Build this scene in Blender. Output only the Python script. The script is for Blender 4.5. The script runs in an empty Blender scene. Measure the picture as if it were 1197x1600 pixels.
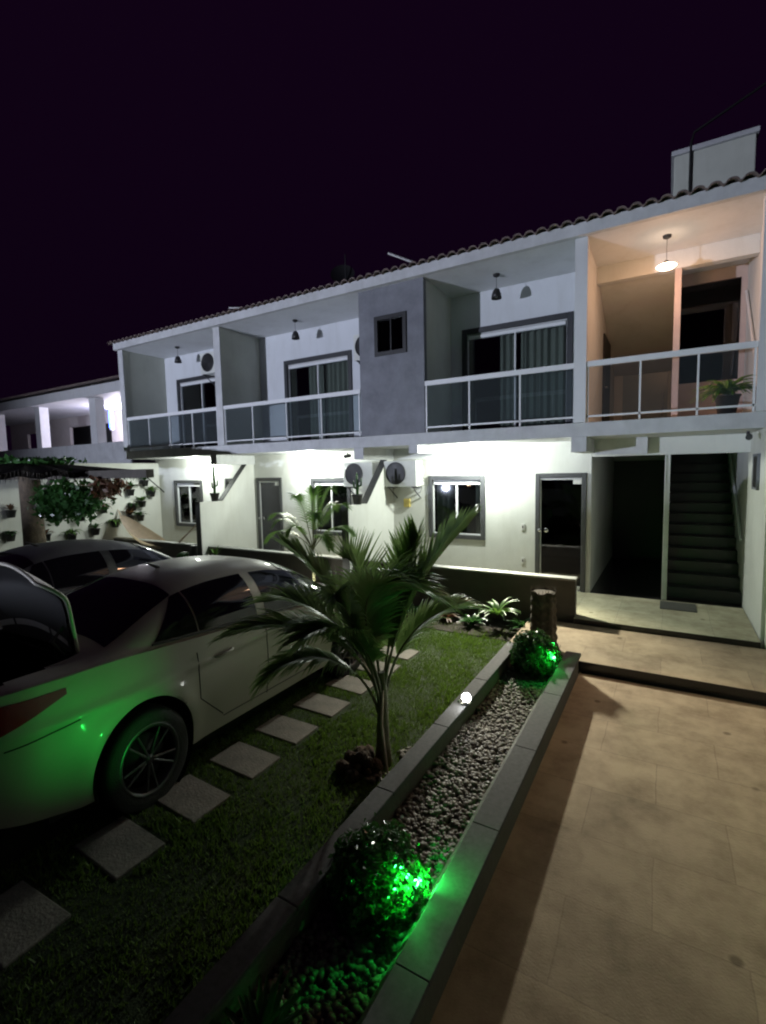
import bpy, math, random
from mathutils import Vector, Matrix
R = math.radians
rnd = random.Random(7)
sc = bpy.context.scene
col = sc.collection

# ------------------------------------------------------------------ camera
cd = bpy.data.cameras.new("camera"); cam = bpy.data.objects.new("camera", cd); col.objects.link(cam)
cd.sensor_fit = 'VERTICAL'; cd.sensor_height = 24.0; cd.lens = 24.0 * 756.5 / 1600
cd.clip_end = 600; cd.clip_start = 0.05
yaw, pitch, roll = R(30.5), R(-4.93), R(-1.2)
f = Vector((-math.sin(yaw) * math.cos(pitch), math.cos(yaw) * math.cos(pitch), math.sin(pitch)))
r0 = Vector((math.cos(yaw), math.sin(yaw), 0)); u0 = r0.cross(f)
r1 = r0 * math.cos(roll) + u0 * math.sin(roll); u1 = u0 * math.cos(roll) - r0 * math.sin(roll)
cam.matrix_world = Matrix(((r1.x, u1.x, -f.x, 0), (r1.y, u1.y, -f.y, 0), (r1.z, u1.z, -f.z, 2.5), (0, 0, 0, 1)))
sc.camera = cam

# ------------------------------------------------------------------ night sky
w = bpy.data.worlds.new("World"); sc.world = w; w.use_nodes = True
nt = w.node_tree; nt.nodes.clear()
wo = nt.nodes.new("ShaderNodeOutputWorld"); bg = nt.nodes.new("ShaderNodeBackground")
tc = nt.nodes.new("ShaderNodeTexCoord"); sep = nt.nodes.new("ShaderNodeSeparateXYZ"); cr = nt.nodes.new("ShaderNodeValToRGB")
cr.color_ramp.elements[0].position = 0.0; cr.color_ramp.elements[0].color = (0.0034, 0.0007, 0.0050, 1)
cr.color_ramp.elements[1].position = 0.75; cr.color_ramp.elements[1].color = (0.0052, 0.0010, 0.0072, 1)
nt.links.new(tc.outputs["Generated"], sep.inputs[0]); nt.links.new(sep.outputs["Z"], cr.inputs[0])
nt.links.new(cr.outputs[0], bg.inputs[0]); bg.inputs[1].default_value = 1.0
nt.links.new(bg.outputs[0], wo.inputs[0])

# ------------------------------------------------------------------ exposure
sc.view_settings.view_transform = 'Standard'; sc.view_settings.look = 'None'
sc.view_settings.exposure = 0.0; sc.view_settings.gamma = 1.0
sc.cycles.use_denoising = True
sc.cycles.max_bounces = 8; sc.cycles.transparent_max_bounces = 16
sc.cycles.sample_clamp_indirect = 4.0
sc.cycles.filter_width = 2.1

# ------------------------------------------------------------------ helpers
class MB:
    def __init__(s): s.v = []; s.f = []; s.sm = []
    def add(s, vs, fs, smooth=False):
        o = len(s.v); s.v += [tuple(p) for p in vs]
        s.f += [tuple(i + o for i in q) for q in fs]; s.sm += [smooth] * len(fs); return s
    def box(s, x0, x1, y0, y1, z0, z1):
        v = [(x, y, z) for z in (z0, z1) for y in (y0, y1) for x in (x0, x1)]
        return s.add(v, [(0, 2, 3, 1), (4, 5, 7, 6), (0, 1, 5, 4), (2, 6, 7, 3), (0, 4, 6, 2), (1, 3, 7, 5)])
    def tube(s, pts, rad, n=8, caps=True, smooth=True):
        pts = [Vector(p) for p in pts]
        if not isinstance(rad, (list, tuple)): rad = [rad] * len(pts)
        vs = []; ref = None
        for i, p in enumerate(pts):
            a = pts[max(i - 1, 0)]; b = pts[min(i + 1, len(pts) - 1)]
            t = (b - a).normalized()
            if ref is None: ref = Vector((0, 0, 1)) if abs(t.z) < .9 else Vector((1, 0, 0))
            e = t.cross(ref).normalized(); g = e.cross(t).normalized(); ref = g
            for k in range(n):
                th = 2 * math.pi * k / n; vs.append(p + (e * math.cos(th) + g * math.sin(th)) * rad[i])
        fs = [(i * n + k, i * n + (k + 1) % n, (i + 1) * n + (k + 1) % n, (i + 1) * n + k) for i in range(len(pts) - 1) for k in range(n)]
        s.add(vs, fs, smooth)
        if caps:
            m = len(pts) - 1
            s.add([vs[k] for k in range(n)], [tuple(range(n))]); s.add([vs[m * n + k] for k in range(n)], [tuple(reversed(range(n)))])
        return s
    def lathe(s, prof, c=(0, 0, 0), axis='z', n=24):
        vs = []
        for (r_, h) in prof:
            for k in range(n):
                a = 2 * math.pi * k / n; p, q = r_ * math.cos(a), r_ * math.sin(a)
                vs.append((c[0] + p, c[1] + q, c[2] + h) if axis == 'z' else ((c[0] + h, c[1] + p, c[2] + q) if axis == 'x' else (c[0] + p, c[1] + h, c[2] + q)))
        return s.add(vs, [(i * n + k, i * n + (k + 1) % n, (i + 1) * n + (k + 1) % n, (i + 1) * n + k) for i in range(len(prof) - 1) for k in range(n)], True)
    def grid(s, fn, nu, nv, smooth=True):
        vs = [fn(i / nu, j / nv) for j in range(nv + 1) for i in range(nu + 1)]
        return s.add(vs, [(j * (nu + 1) + i, j * (nu + 1) + i + 1, (j + 1) * (nu + 1) + i + 1, (j + 1) * (nu + 1) + i) for j in range(nv) for i in range(nu)], smooth)
    def prismx(s, prof, x0, x1):
        n = len(prof); v = [(x0, y, z) for y, z in prof] + [(x1, y, z) for y, z in prof]
        return s.add(v, [tuple(range(n)), tuple(reversed(range(n, 2 * n)))] + [(i, n + i, n + (i + 1) % n, (i + 1) % n) for i in range(n)])
    def build(s, name, m, parent=None, loc=None):
        me = bpy.data.meshes.new(name); me.from_pydata(s.v, [], s.f); me.materials.append(m)
        me.polygons.foreach_set("use_smooth", s.sm); me.update()
        o = bpy.data.objects.new(name, me); col.objects.link(o)
        if parent: o.parent = parent
        if loc: o.location = loc
        return o

def tag(o, label=None, cat=None, group=None, kind=None):
    for k, v in (("label", label), ("category", cat), ("group", group), ("kind", kind)):
        if v: o[k] = v
    return o
def empty(name, loc=(0, 0, 0), rz=0, **kw):
    o = bpy.data.objects.new(name, None); col.objects.link(o); o.location = loc; o.rotation_euler = (0, 0, rz)
    o.empty_display_size = .1
    return tag(o, **kw)
def children(o): return [c for c in bpy.data.objects if c.parent == o]
def copy_tree(o, parent=None):
    ch = children(o); c = o.copy(); col.objects.link(c); c.parent = parent
    for x in ch: copy_tree(x, c)
    return c
def bevel(o, wdt=.01, seg=2):
    m = o.modifiers.new("bevel", 'BEVEL'); m.width = wdt; m.segments = seg; m.limit_method = 'ANGLE'; return o

# ------------------------------------------------------------------ materials
def mat(name, c, rough=.6, metal=0., spec=.5, var=0., scale=6., bump=0., bscale=60., c2=None, coat=0., trans=0.):
    m = bpy.data.materials.new(name); m.use_nodes = True; t = m.node_tree; b = t.nodes["Principled BSDF"]
    b.inputs["Base Color"].default_value = (*c, 1); b.inputs["Roughness"].default_value = rough
    b.inputs["Metallic"].default_value = metal; b.inputs["Specular IOR Level"].default_value = spec
    b.inputs["Coat Weight"].default_value = coat; b.inputs["Coat Roughness"].default_value = .06
    co = t.nodes.new("ShaderNodeTexCoord")
    if var or c2:
        n = t.nodes.new("ShaderNodeTexNoise"); n.inputs["Scale"].default_value = scale; n.inputs["Detail"].default_value = 6; n.inputs["Roughness"].default_value = .65
        t.links.new(co.outputs["Object"], n.inputs["Vector"])
        rp = t.nodes.new("ShaderNodeValToRGB"); rp.color_ramp.elements[0].position = .32; rp.color_ramp.elements[1].position = .68
        d = c2 or tuple(x * (1 - var) for x in c)
        rp.color_ramp.elements[0].color = (*d, 1); rp.color_ramp.elements[1].color = (*c, 1)
        t.links.new(n.outputs["Fac"], rp.inputs[0]); t.links.new(rp.outputs[0], b.inputs["Base Color"])
    if name in ("cream_plaster", "white_paint", "fascia_paint", "upper_wall_paint", "side_wall_paint", "burnt_cement_plaster"):
        mpp = t.nodes.new("ShaderNodeMapping"); mpp.inputs["Scale"].default_value = (3, 3, .45)
        ns = t.nodes.new("ShaderNodeTexNoise"); ns.inputs["Scale"].default_value = 1.3; ns.inputs["Detail"].default_value = 7; ns.inputs["Roughness"].default_value = .7
        rs = t.nodes.new("ShaderNodeValToRGB"); rs.color_ramp.elements[0].position = .28; rs.color_ramp.elements[0].color = (.66, .64, .58, 1); rs.color_ramp.elements[1].position = .50; rs.color_ramp.elements[1].color = (1, 1, 1, 1)
        ms = t.nodes.new("ShaderNodeMixRGB"); ms.blend_type = 'MULTIPLY'; ms.inputs[0].default_value = .28
        t.links.new(co.outputs["Object"], mpp.inputs[0]); t.links.new(mpp.outputs[0], ns.inputs["Vector"]); t.links.new(ns.outputs["Fac"], rs.inputs[0])
        t.links.new(rp.outputs[0], ms.inputs[1]); t.links.new(rs.outputs[0], ms.inputs[2]); t.links.new(ms.outputs[0], b.inputs["Base Color"])
    if bump:
        n2 = t.nodes.new("ShaderNodeTexNoise"); n2.inputs["Scale"].default_value = bscale; n2.inputs["Detail"].default_value = 4
        t.links.new(co.outputs["Object"], n2.inputs["Vector"])
        bp = t.nodes.new("ShaderNodeBump"); bp.inputs["Strength"].default_value = bump; bp.inputs["Distance"].default_value = .02
        t.links.new(n2.outputs["Fac"], bp.inputs["Height"]); t.links.new(bp.outputs[0], b.inputs["Normal"])
    if trans:
        tr = t.nodes.new("ShaderNodeBsdfTranslucent"); tr.inputs[0].default_value = (c[0] * 1.3, c[1] * 1.3, c[2], 1)
        mx = t.nodes.new("ShaderNodeMixShader"); mx.inputs[0].default_value = trans
        t.links.new(b.outputs[0], mx.inputs[1]); t.links.new(tr.outputs[0], mx.inputs[2]); t.links.new(mx.outputs[0], t.nodes["Material Output"].inputs[0])
    return m
def emis(name, c, s):
    m = bpy.data.materials.new(name); m.use_nodes = True; t = m.node_tree; t.nodes.clear()
    e = t.nodes.new("ShaderNodeEmission"); e.inputs[0].default_value = (*c, 1); e.inputs[1].default_value = s
    o = t.nodes.new("ShaderNodeOutputMaterial"); t.links.new(e.outputs[0], o.inputs[0]); return m
def glass(name, tint, gloss=.08, rough=.02, fk=1., haze=0.):
    m = bpy.data.materials.new(name); m.use_nodes = True; t = m.node_tree; t.nodes.clear()
    tr = t.nodes.new("ShaderNodeBsdfTransparent"); tr.inputs[0].default_value = (*tint, 1)
    g = t.nodes.new("ShaderNodeBsdfGlossy"); g.inputs["Roughness"].default_value = rough; g.inputs[0].default_value = (.9, .9, .95, 1)
    lw = t.nodes.new("ShaderNodeFresnel"); lw.inputs[0].default_value = 1.45
    ma = t.nodes.new("ShaderNodeMath"); ma.operation = 'MULTIPLY_ADD'; ma.inputs[1].default_value = fk; ma.inputs[2].default_value = gloss - .04; ma.use_clamp = True
    mx = t.nodes.new("ShaderNodeMixShader"); o = t.nodes.new("ShaderNodeOutputMaterial")
    t.links.new(lw.outputs[0], ma.inputs[0]); t.links.new(ma.outputs[0], mx.inputs[0])
    t.links.new(tr.outputs[0], mx.inputs[1]); t.links.new(g.outputs[0], mx.inputs[2])
    if haze:
        df = t.nodes.new("ShaderNodeBsdfDiffuse"); df.inputs[0].default_value = (.5, .6, .6, 1); m2 = t.nodes.new("ShaderNodeMixShader"); m2.inputs[0].default_value = haze
        t.links.new(mx.outputs[0], m2.inputs[1]); t.links.new(df.outputs[0], m2.inputs[2]); t.links.new(m2.outputs[0], o.inputs[0])
    else: t.links.new(mx.outputs[0], o.inputs[0])
    return m

M = dict(
    cream=mat("cream_plaster", (.62, .63, .60), .8, var=.1, scale=1.3, bump=.15, bscale=45),
    white=mat("white_paint", (.66, .67, .68), .65, var=.1, scale=2.2, bump=.1, bscale=30),
    fascia=mat("fascia_paint", (.55, .56, .57), .7, var=.22, scale=3.0, bump=.1, bscale=30),
    upwall=mat("upper_wall_paint", (.60, .62, .65), .75, var=.07, scale=1.5, bump=.1, bscale=40),
    olive=mat("side_wall_paint", (.55, .57, .50), .8, var=.12, scale=1.5, bump=.12, bscale=40),
    grey=mat("burnt_cement_plaster", (.20, .21, .235), .7, c2=(.13, .135, .155), scale=2.6, bump=.12, bscale=25),
    dgrey=mat("dark_granite_trim_and_shade", (.06, .062, .065), .45, var=.3, scale=40),
    dark2=mat('anthracite_frame', (.028, .03, .034), .5, var=.2),
    blackstone=mat("black_granite_and_riser_shade", (.025, .022, .024), .25, var=.4, scale=60),
    lowwall=mat("grey_brown_plaster", (.10, .088, .075), .75, var=.25, scale=3, bump=.2, bscale=30),
    cap=mat("pale_stone_coping", (.42, .42, .40), .6, var=.2, scale=10),
    floor=mat("terrace_tile", (.44, .43, .34), .5, var=.15, scale=2.5),
    alu=mat("white_aluminium", (.72, .73, .74), .35, var=.05),
    dark=mat("black_metal", (.02, .02, .022), .45, var=.2),
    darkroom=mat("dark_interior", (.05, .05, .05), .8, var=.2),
    curtain=mat("grey_curtain", (.27, .285, .26), .85, var=.12, scale=2, trans=.2),
    tile=mat("terracotta_roof_tile", (.20, .15, .13), .85, c2=(.10, .08, .075), scale=7, bump=.4, bscale=30),
    leaf=mat("palm_leaf", (.19, .28, .12), .32, c2=(.11, .19, .07), scale=4, trans=.42),
    leaf2=mat("bush_leaf", (.035, .10, .028), .25, c2=(.02, .06, .015), scale=9, trans=.25),
    leaf3=mat("bright_leaf", (.10, .20, .04), .4, c2=(.05, .12, .03), scale=9, trans=.3),
    redleaf=mat("reddish_bromeliad_leaf", (.13, .05, .03), .45, c2=(.05, .05, .02), scale=9, trans=.2),
    stem=mat("palm_stem", (.12, .13, .05), .7, c2=(.07, .06, .035), scale=14, bump=.4),
    bark=mat("bark", (.10, .075, .05), .9, c2=(.045, .035, .025), scale=12, bump=.8, bscale=30),
    wood=mat("weathered_timber", (.05, .042, .035), .75, c2=(.03, .026, .02), scale=9, bump=.3),
    thatch=mat("dry_thatch", (.055, .045, .035), .95, c2=(.02, .018, .015), scale=20, bump=.8),
    slab=mat('worn_stepping_stone', (.24, .22, .19), .85, c2=(.15, .14, .12), scale=7, bump=.4, bscale=50),
    fillet=mat('mortar_fillet', (.22, .22, .20), .85, c2=(.12, .12, .11), scale=8, bump=.5),
    nbwall=mat('pale_house_wall', (.56, .52, .50), .8, var=.15, scale=2),
    soil=mat("soil", (.035, .025, .02), .95, c2=(.015, .012, .01), scale=14, bump=.9),
    grassbase=mat("grass_base", (.030, .055, .012), .95, c2=(.018, .030, .01), scale=5, bump=.8, bscale=90),
    stone=mat("pale_pebble", (.17, .15, .125), .6, c2=(.05, .04, .032), scale=9),
    pot=mat("black_plastic_pot", (.025, .025, .025), .5, var=.3),
    terrapot=mat("clay_pot", (.18, .09, .05), .8, var=.3),
    rubber=mat("tyre_rubber", (.018, .018, .018), .75, bump=.3, bscale=80),
    rim=mat("alloy_rim", (.12, .12, .13), .35, metal=.8, var=.2),
    red=mat("tail_lamp_red", (.30, .012, .018), .2, coat=.8, var=.3),
    carglass=mat("tinted_car_glass", (.006, .006, .008), .06, spec=.6),
    trimdark=mat("car_black_trim", (.012, .012, .013), .5, var=.2),
    chrome=mat("chrome", (.6, .6, .62), .18, metal=1.),
    hammock=mat("hammock_cloth", (.62, .50, .44), .85, var=.25, scale=9, bump=.3, trans=.45),
    rope=mat("cotton_rope", (.55, .45, .36), .9, var=.2),
    acwhite=mat("ac_casing", (.60, .61, .57), .5, var=.12, scale=5),
    yellow=mat("yellow_box", (.45, .36, .10), .6, var=.2),
    led_metal=mat("lamp_body", (.05, .05, .05), .4, var=.2),
    husk=mat("coconut_husk", (.09, .05, .03), .95, c2=(.03, .02, .012), scale=20, bump=1.),
    mat_=mat("doormat_fibre", (.10, .10, .09), .95, bump=.8, bscale=160, var=.3),
    plastic=mat("white_plastic", (.62, .62, .60), .4, var=.05),
    pink=mat("pinkish_plaster", (.50, .40, .36), .8, var=.2, scale=2),
)
def paint(name, c, c2):
    m = mat(name, c, .5, metal=.25, coat=.12, c2=c2, scale=1.3); return m
M['silver'] = paint("champagne_silver_paint", (.37, .35, .30), (.34, .32, .275))
M['silver2'] = paint("grey_car_paint", (.13, .13, .14), (.11, .11, .12))
G = dict(win=glass("dark_window_glass", (.86, .90, .88), .10), rail=glass("smoked_railing_glass", (.86, .89, .90), .06, fk=.45, haze=.028),
         clear=glass("clear_railing_glass", (.95, .96, .97), .05, haze=.02), door=glass("dark_door_glass", (.4, .4, .42), .06, fk=.45),
         stair=glass("stair_glass", (.8, .82, .85), .06, fk=.35), frost=mat("bluish_glass_door", (.30, .36, .37), .3, var=.1))

def brickmat(name, c1, c2, mort, bw, rh, msz, off=.5, stain=(.05, .04, .03), bump=.2):
    m = bpy.data.materials.new(name); m.use_nodes = True; t = m.node_tree; b = t.nodes["Principled BSDF"]
    b.inputs["Roughness"].default_value = .78; b.inputs["Specular IOR Level"].default_value = .3
    co = t.nodes.new("ShaderNodeTexCoord"); br = t.nodes.new("ShaderNodeTexBrick")
    br.inputs["Scale"].default_value = 1; br.inputs["Brick Width"].default_value = bw; br.inputs["Row Height"].default_value = rh
    br.inputs["Mortar Size"].default_value = msz; br.inputs["Mortar Smooth"].default_value = .4; br.offset = off
    br.inputs["Color1"].default_value = (*c1, 1); br.inputs["Color2"].default_value = (*c2, 1); br.inputs["Mortar"].default_value = (*mort, 1)
    nd = t.nodes.new("ShaderNodeTexNoise"); nd.inputs["Scale"].default_value = 3; nd.inputs["Detail"].default_value = 5
    mp = t.nodes.new("ShaderNodeMixRGB"); mp.blend_type = 'ADD'; mp.inputs[0].default_value = .035
    t.links.new(co.outputs["Object"], nd.inputs["Vector"]); t.links.new(co.outputs["Object"], mp.inputs[1]); t.links.new(nd.outputs["Color"], mp.inputs[2])
    t.links.new(mp.outputs[0], br.inputs["Vector"])
    n = t.nodes.new("ShaderNodeTexNoise"); n.inputs["Scale"].default_value = 2.2; n.inputs["Detail"].default_value = 9; n.inputs["Roughness"].default_value = .7
    t.links.new(co.outputs["Object"], n.inputs["Vector"])
    rp = t.nodes.new("ShaderNodeValToRGB"); rp.color_ramp.elements[0].position = .3; rp.color_ramp.elements[0].color = (.50, .47, .44, 1)
    rp.color_ramp.elements[1].position = .6; rp.color_ramp.elements[1].color = (1, 1, 1, 1)
    t.links.new(n.outputs["Fac"], rp.inputs[0])
    mu = t.nodes.new("ShaderNodeMixRGB"); mu.blend_type = 'MULTIPLY'; mu.inputs[0].default_value = 1
    t.links.new(br.outputs["Color"], mu.inputs[1]); t.links.new(rp.outputs[0], mu.inputs[2])
    sp = t.nodes.new("ShaderNodeTexVoronoi"); sp.inputs["Scale"].default_value = 2.1; sp.inputs["Randomness"].default_value = 1
    t.links.new(co.outputs["Object"], sp.inputs["Vector"])
    sr = t.nodes.new("ShaderNodeValToRGB"); sr.color_ramp.elements[0].position = .045; sr.color_ramp.elements[0].color = (.35, .32, .3, 1)
    sr.color_ramp.elements[1].position = .085; sr.color_ramp.elements[1].color = (1, 1, 1, 1)
    t.links.new(sp.outputs["Distance"], sr.inputs[0])
    m2 = t.nodes.new("ShaderNodeMixRGB"); m2.blend_type = 'MULTIPLY'; m2.inputs[0].default_value = .8
    t.links.new(mu.outputs[0], m2.inputs[1]); t.links.new(sr.outputs[0], m2.inputs[2]); t.links.new(m2.outputs[0], b.inputs["Base Color"])
    n3 = t.nodes.new("ShaderNodeTexNoise"); n3.inputs["Scale"].default_value = 70; n3.inputs["Detail"].default_value = 3
    t.links.new(co.outputs["Object"], n3.inputs["Vector"])
    bp = t.nodes.new("ShaderNodeBump"); bp.inputs["Strength"].default_value = bump; bp.inputs["Distance"].default_value = .01
    t.links.new(n3.outputs["Fac"], bp.inputs["Height"]); t.links.new(bp.outputs[0], b.inputs["Normal"])
    return m
M['path'] = brickmat("path_paving", (.40, .315, .215), (.33, .26, .18), (.29, .225, .155), .85, .555, .005)
M['terrace'] = brickmat("terrace_paving", (.50, .47, .33), (.46, .44, .31), (.34, .32, .24), .6, .6, .004, 0)

def point(name, loc, power, c, rad=.05, parent=None):
    l = bpy.data.lights.new(name, 'POINT'); l.energy = power; l.color = c; l.shadow_soft_size = rad
    o = bpy.data.objects.new(name, l); col.objects.link(o); o.location = loc
    if parent: o.parent = parent
    return o
def spot(name, loc, tgt, power, c, ang, blend=.5, rad=.05, parent=None):
    l = bpy.data.lights.new(name, 'SPOT'); l.energy = power; l.color = c; l.shadow_soft_size = rad; l.spot_size = R(ang); l.spot_blend = blend
    o = bpy.data.objects.new(name, l); col.objects.link(o); o.location = loc
    o.rotation_euler = (Vector(tgt) - Vector(loc)).to_track_quat('-Z', 'Y').to_euler()
    if parent: o.parent = parent
    return o

# ================================================================== GROUND
tag(MB().box(-120, 120, -60, 180, -.6, -.012).build("ground", M['soil']), kind="structure")
tag(MB().box(-14, -1.70, -1.5, 7.68, -.3, 0).build("lawn_ground", M['grassbase']), kind="structure")
tag(MB().box(-.862, 3.0, -2.5, 6.09, -.3, .02).build("path", M['path']), kind="structure")
tag(MB().box(-1.80, 3.0, 6.095, 7.555, -.3, .147).build("path_landing", M['path']), kind="structure")
tag(MB().box(-1.80, -1.712, 5.55, 6.08, -.3, .147).build("path_landing", M['path']), kind="structure")
tag(MB().box(-1.80, 3.0, 6.083, 6.0945, -.3, .1445).build("landing_riser", M['blackstone']), kind="structure")  # shade of the unlit riser put into its black colour
b = MB().box(-13.3, -1.17, 7.84, 9.26, -.3, .22); b.box(-1.17, 1.07, 7.575, 9.26, -.3, .22)
tag(b.build("terrace_floor", M['terrace']), kind="structure")
tag(MB().box(-1.165, 1.07, 7.557, 7.5745, -.3, .217).build("terrace_riser", M['blackstone']), kind="structure")  # black face carries the shade of this unlit step
tag(MB().box(-.84, 1.12, 6.04, 6.082, -.3, .03).build("landing_dark_strip", M['blackstone']), kind="structure")  # black strip along the foot of the landing riser

# stepping stones
sy = [1.72, 2.28, 2.84, 3.40, 3.96, 4.52, 5.08, 5.64, 1.1, .45]
for i, y in enumerate(sy):
    j = rnd.uniform(-.02, .02)
    b = MB().box(-.30, .22, -.17, .17, -.03, .018)
    o = b.build("stepping_stone", M['slab']); o.location = (-3.09 + j, y, -.002); o.rotation_euler = (0, 0, rnd.uniform(-.05, .05)); bevel(o, .008)
    where = ["behind the rear wheel of the silver car", "just ahead of the silver car's rear wheel", "second ahead of the silver car's rear wheel",
             "below the rear door of the silver car", "beside the silver car, left of the coconut palm", "below the front door, behind the palm fronds",
             "below the front of the silver car", "farthest along the silver car", "off the rear bumper of the silver car", "nearest the bottom left corner"][i]
    tag(o, "pale square stepping stone in the grass " + where, "stepping stone", "stepping stones along the car")

# grass blades
def grass(name, x0, x1, y0, y1, n, h, label):
    vs = []; fs = []
    for i in range(n):
        x = rnd.uniform(x0, x1); y = rnd.uniform(y0, y1)
        if abs(x + 3.13) < .28 and any(abs(y - q) < .19 for q in sy): continue
        pn = math.sin(x * 5.1 + 2 * math.sin(y * 2.3)) + math.sin(y * 4.3 + 1.7 * math.sin(x * 3.1)) + .6 * math.sin(x * 13 + y * 11)
        if rnd.random() < .12 - .28 * pn - (.3 if pn < -1.5 else 0): continue
        a = rnd.uniform(0, 6.28); hh = h * rnd.uniform(.4, 1.15) * (1 + .16 * pn) * (1.9 if rnd.random() < .01 else 1); wd = .004 + hh * .05
        dx, dy = math.cos(a) * wd, math.sin(a) * wd; lx, ly = rnd.uniform(-.6, .6) * hh, rnd.uniform(-.6, .6) * hh
        k = len(vs); vs += [(x - dx, y - dy, 0), (x + dx, y + dy, 0), (x + lx, y + ly, hh)]; fs.append((k, k + 1, k + 2))
    b = MB(); b.add(vs, fs); tag(b.build(name, M['grassleaf']), label, "grass", kind="stuff")
M['grassleaf'] = mat("grass_blade", (.11, .19, .03), .6, c2=(.06, .11, .02), scale=3, trans=.3)
grass("grass", -3.6, -1.72, 1.2, 7.2, 52000, .035, "short green lawn grass between the silver car and the raised stone planter")
grass("grass", -7.0, -3.5, 4.9, 7.4, 16000, .035, "short lawn grass in front of the parked cars")
grass("grass", -3.6, -1.72, -.6, 1.2, 9000, .035, "dark lawn grass in the foreground corner")

# ================================================================== BUILDING
bd = empty("apartment_building", (-6, 9.26, 0), label="white two storey apartment block with glass railed balconies and a tiled roof", cat="building")
bd.location = (0, 0, 0)
def openwall(x0, x1, z0, z1, y0, y1, ops, name, m, parent):
    b = MB(); ops = sorted(ops); x = x0
    for (a, c, p, q) in ops:
        if a > x: b.box(x, a, y0, y1, z0, z1)
        if p > z0: b.box(a, c, y0, y1, z0, p)
        if q < z1: b.box(a, c, y0, y1, q, z1)
        x = c
    if x < x1: b.box(x, x1, y0, y1, z0, z1)
    return b.build(name, m, parent)
YW = 9.26
# ground storey
gops = [(-12.60, -11.37, .98, 2.33), (-10.45, -9.62, .221, 2.37), (-9.27, -8.40, .221, 2.37), (-7.46, -6.30, .98, 2.35), (-4.33, -3.10, 1.07, 2.36), (-2.13, -1.24, .221, 2.38)]
openwall(-13.45, -1.17, .22, 2.95, YW, 9.42, gops, "ground_floor_wall", M['cream'], bd)
# upper storey
uops = [(-12.22, -10.25, 3.17, 5.20), (-8.17, -6.18, 3.17, 5.20), (-3.56, -1.50, 3.17, 5.20)]
openwall(-13.0, -1.17, 3.16, 5.86, YW, 9.42, uops, "upper_floor_wall", M['upwall'], bd)
# slab, ceiling, fascia
b = MB().box(-12.90, 1.32, 8.02, 13.6, 2.95, 3.16); o = b.build("floor_slab", M['fascia'], bd)
b = MB()
for bb in ((-9.52, -9.30, 8.017, 9.255, 2.72, 2.947), (-5.36, -5.14, 8.017, 9.255, 2.72, 2.947), (-1.31, -1.09, 8.017, 9.255, 2.72, 2.947), (-4.15, -3.97, 8.035, 9.255, 2.80, 2.947), (-1.085, -.30, 9.0, 9.2, 2.68, 2.947)):
    MB().box(*bb).build("beam", M['fascia'], bd)
MB().box(-12.90, 1.35, 7.955, 13.6, 5.862, 5.98).build("balcony_ceiling", M['white'], bd)
MB().box(-12.93, 1.38, 7.86, 7.953, 5.858, 6.03).build("eaves_fascia", M['fascia'], bd)
# interior dark boxes
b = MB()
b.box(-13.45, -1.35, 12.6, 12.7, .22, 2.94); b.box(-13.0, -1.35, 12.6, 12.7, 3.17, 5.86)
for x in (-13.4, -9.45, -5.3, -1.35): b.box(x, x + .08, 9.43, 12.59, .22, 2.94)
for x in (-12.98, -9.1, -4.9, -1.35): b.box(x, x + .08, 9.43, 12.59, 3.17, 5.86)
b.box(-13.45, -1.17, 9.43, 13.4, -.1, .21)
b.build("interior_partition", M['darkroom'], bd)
# upper side walls
def uwall(x0, x1, name, m, y1=9.255): return MB().box(x0, x1, 8.0, y1, 3.163, 5.858).build(name, m, bd)
uwall(-12.90, -12.73, "end_wall", M['olive'])
uwall(-9.15, -8.97, "balcony_divider", M['olive'])
MB().box(-9.165, -8.955, 7.97, 7.998, 3.163, 5.856).build("divider_edge", M['fascia'], bd)
MB().box(-12.915, -12.715, 7.97, 7.998, 3.163, 5.856).build("divider_edge", M['fascia'], bd)
# grey block
openwall(-5.15, -3.79, 3.163, 5.857, 7.985, 8.10, [(-4.80, -4.13, 4.62, 5.34)], "grey_front_panel", M['grey'], bd)
b = MB(); b.box(-5.15, -5.03, 8.103, 9.255, 3.163, 5.857); b.box(-3.92, -3.795, 8.103, 9.255, 3.163, 5.857); b.build("bathroom_side_wall", M['olive'], bd)
MB().box(-1.275, -1.10, 7.96, 8.14, 3.163, 5.856).build("column", M['white'], bd)
MB().box(.965, 1.12, 7.96, 8.14, 3.163, 5.856).build("column", M['white'], bd)
MB().box(-1.245, -1.13, 8.142, 13.5, 3.163, 5.858).build("landing_side_wall", M['cream'], bd)
MB().box(1.085, 1.25, 8.142, 13.5, 3.163, 5.858).build("landing_side_wall", M['cream'], bd)
# landing room
b = MB(); b.box(-1.128, 1.083, 9.26, 9.42, 5.585, 5.86); b.build("landing_beam", M['cream'], bd)
MB().box(.015, .105, 9.265, 9.40, 3.163, 5.583).build("column", M['pink'], bd)
b = MB(); b.add([(-1.128, 9.421, 5.75), (.013, 9.421, 5.75), (.013, 12.6, 4.55), (-1.128, 12.6, 4.55)], [(0, 1, 2, 3)])
b.add([(-1.128, 9.421, 5.85), (.013, 9.421, 5.85), (.013, 12.6, 4.65), (-1.128, 12.6, 4.65)], [(0, 1, 2, 3)])
b.build("stair_soffit", M['cream'], bd)
b = MB(); b.box(.015, .11, 9.45, 12.6, 3.163, 5.858); b.build("landing_partition", M['cream'], bd)
openwall(-1.128, .013, 3.163, 4.7, 12.6, 12.7, [(-.95, -.05, 3.164, 4.55)], "landing_back_wall", M['cream'], bd)
o = MB().box(-.95, -.05, 12.63, 12.66, 3.17, 4.55).build("landing_glass_door", G['frost'], bd)
MB().tube([(-.15, 12.60, 3.6), (-.15, 12.60, 4.1)], .015).build("door_handle", M['chrome'], o)
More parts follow.
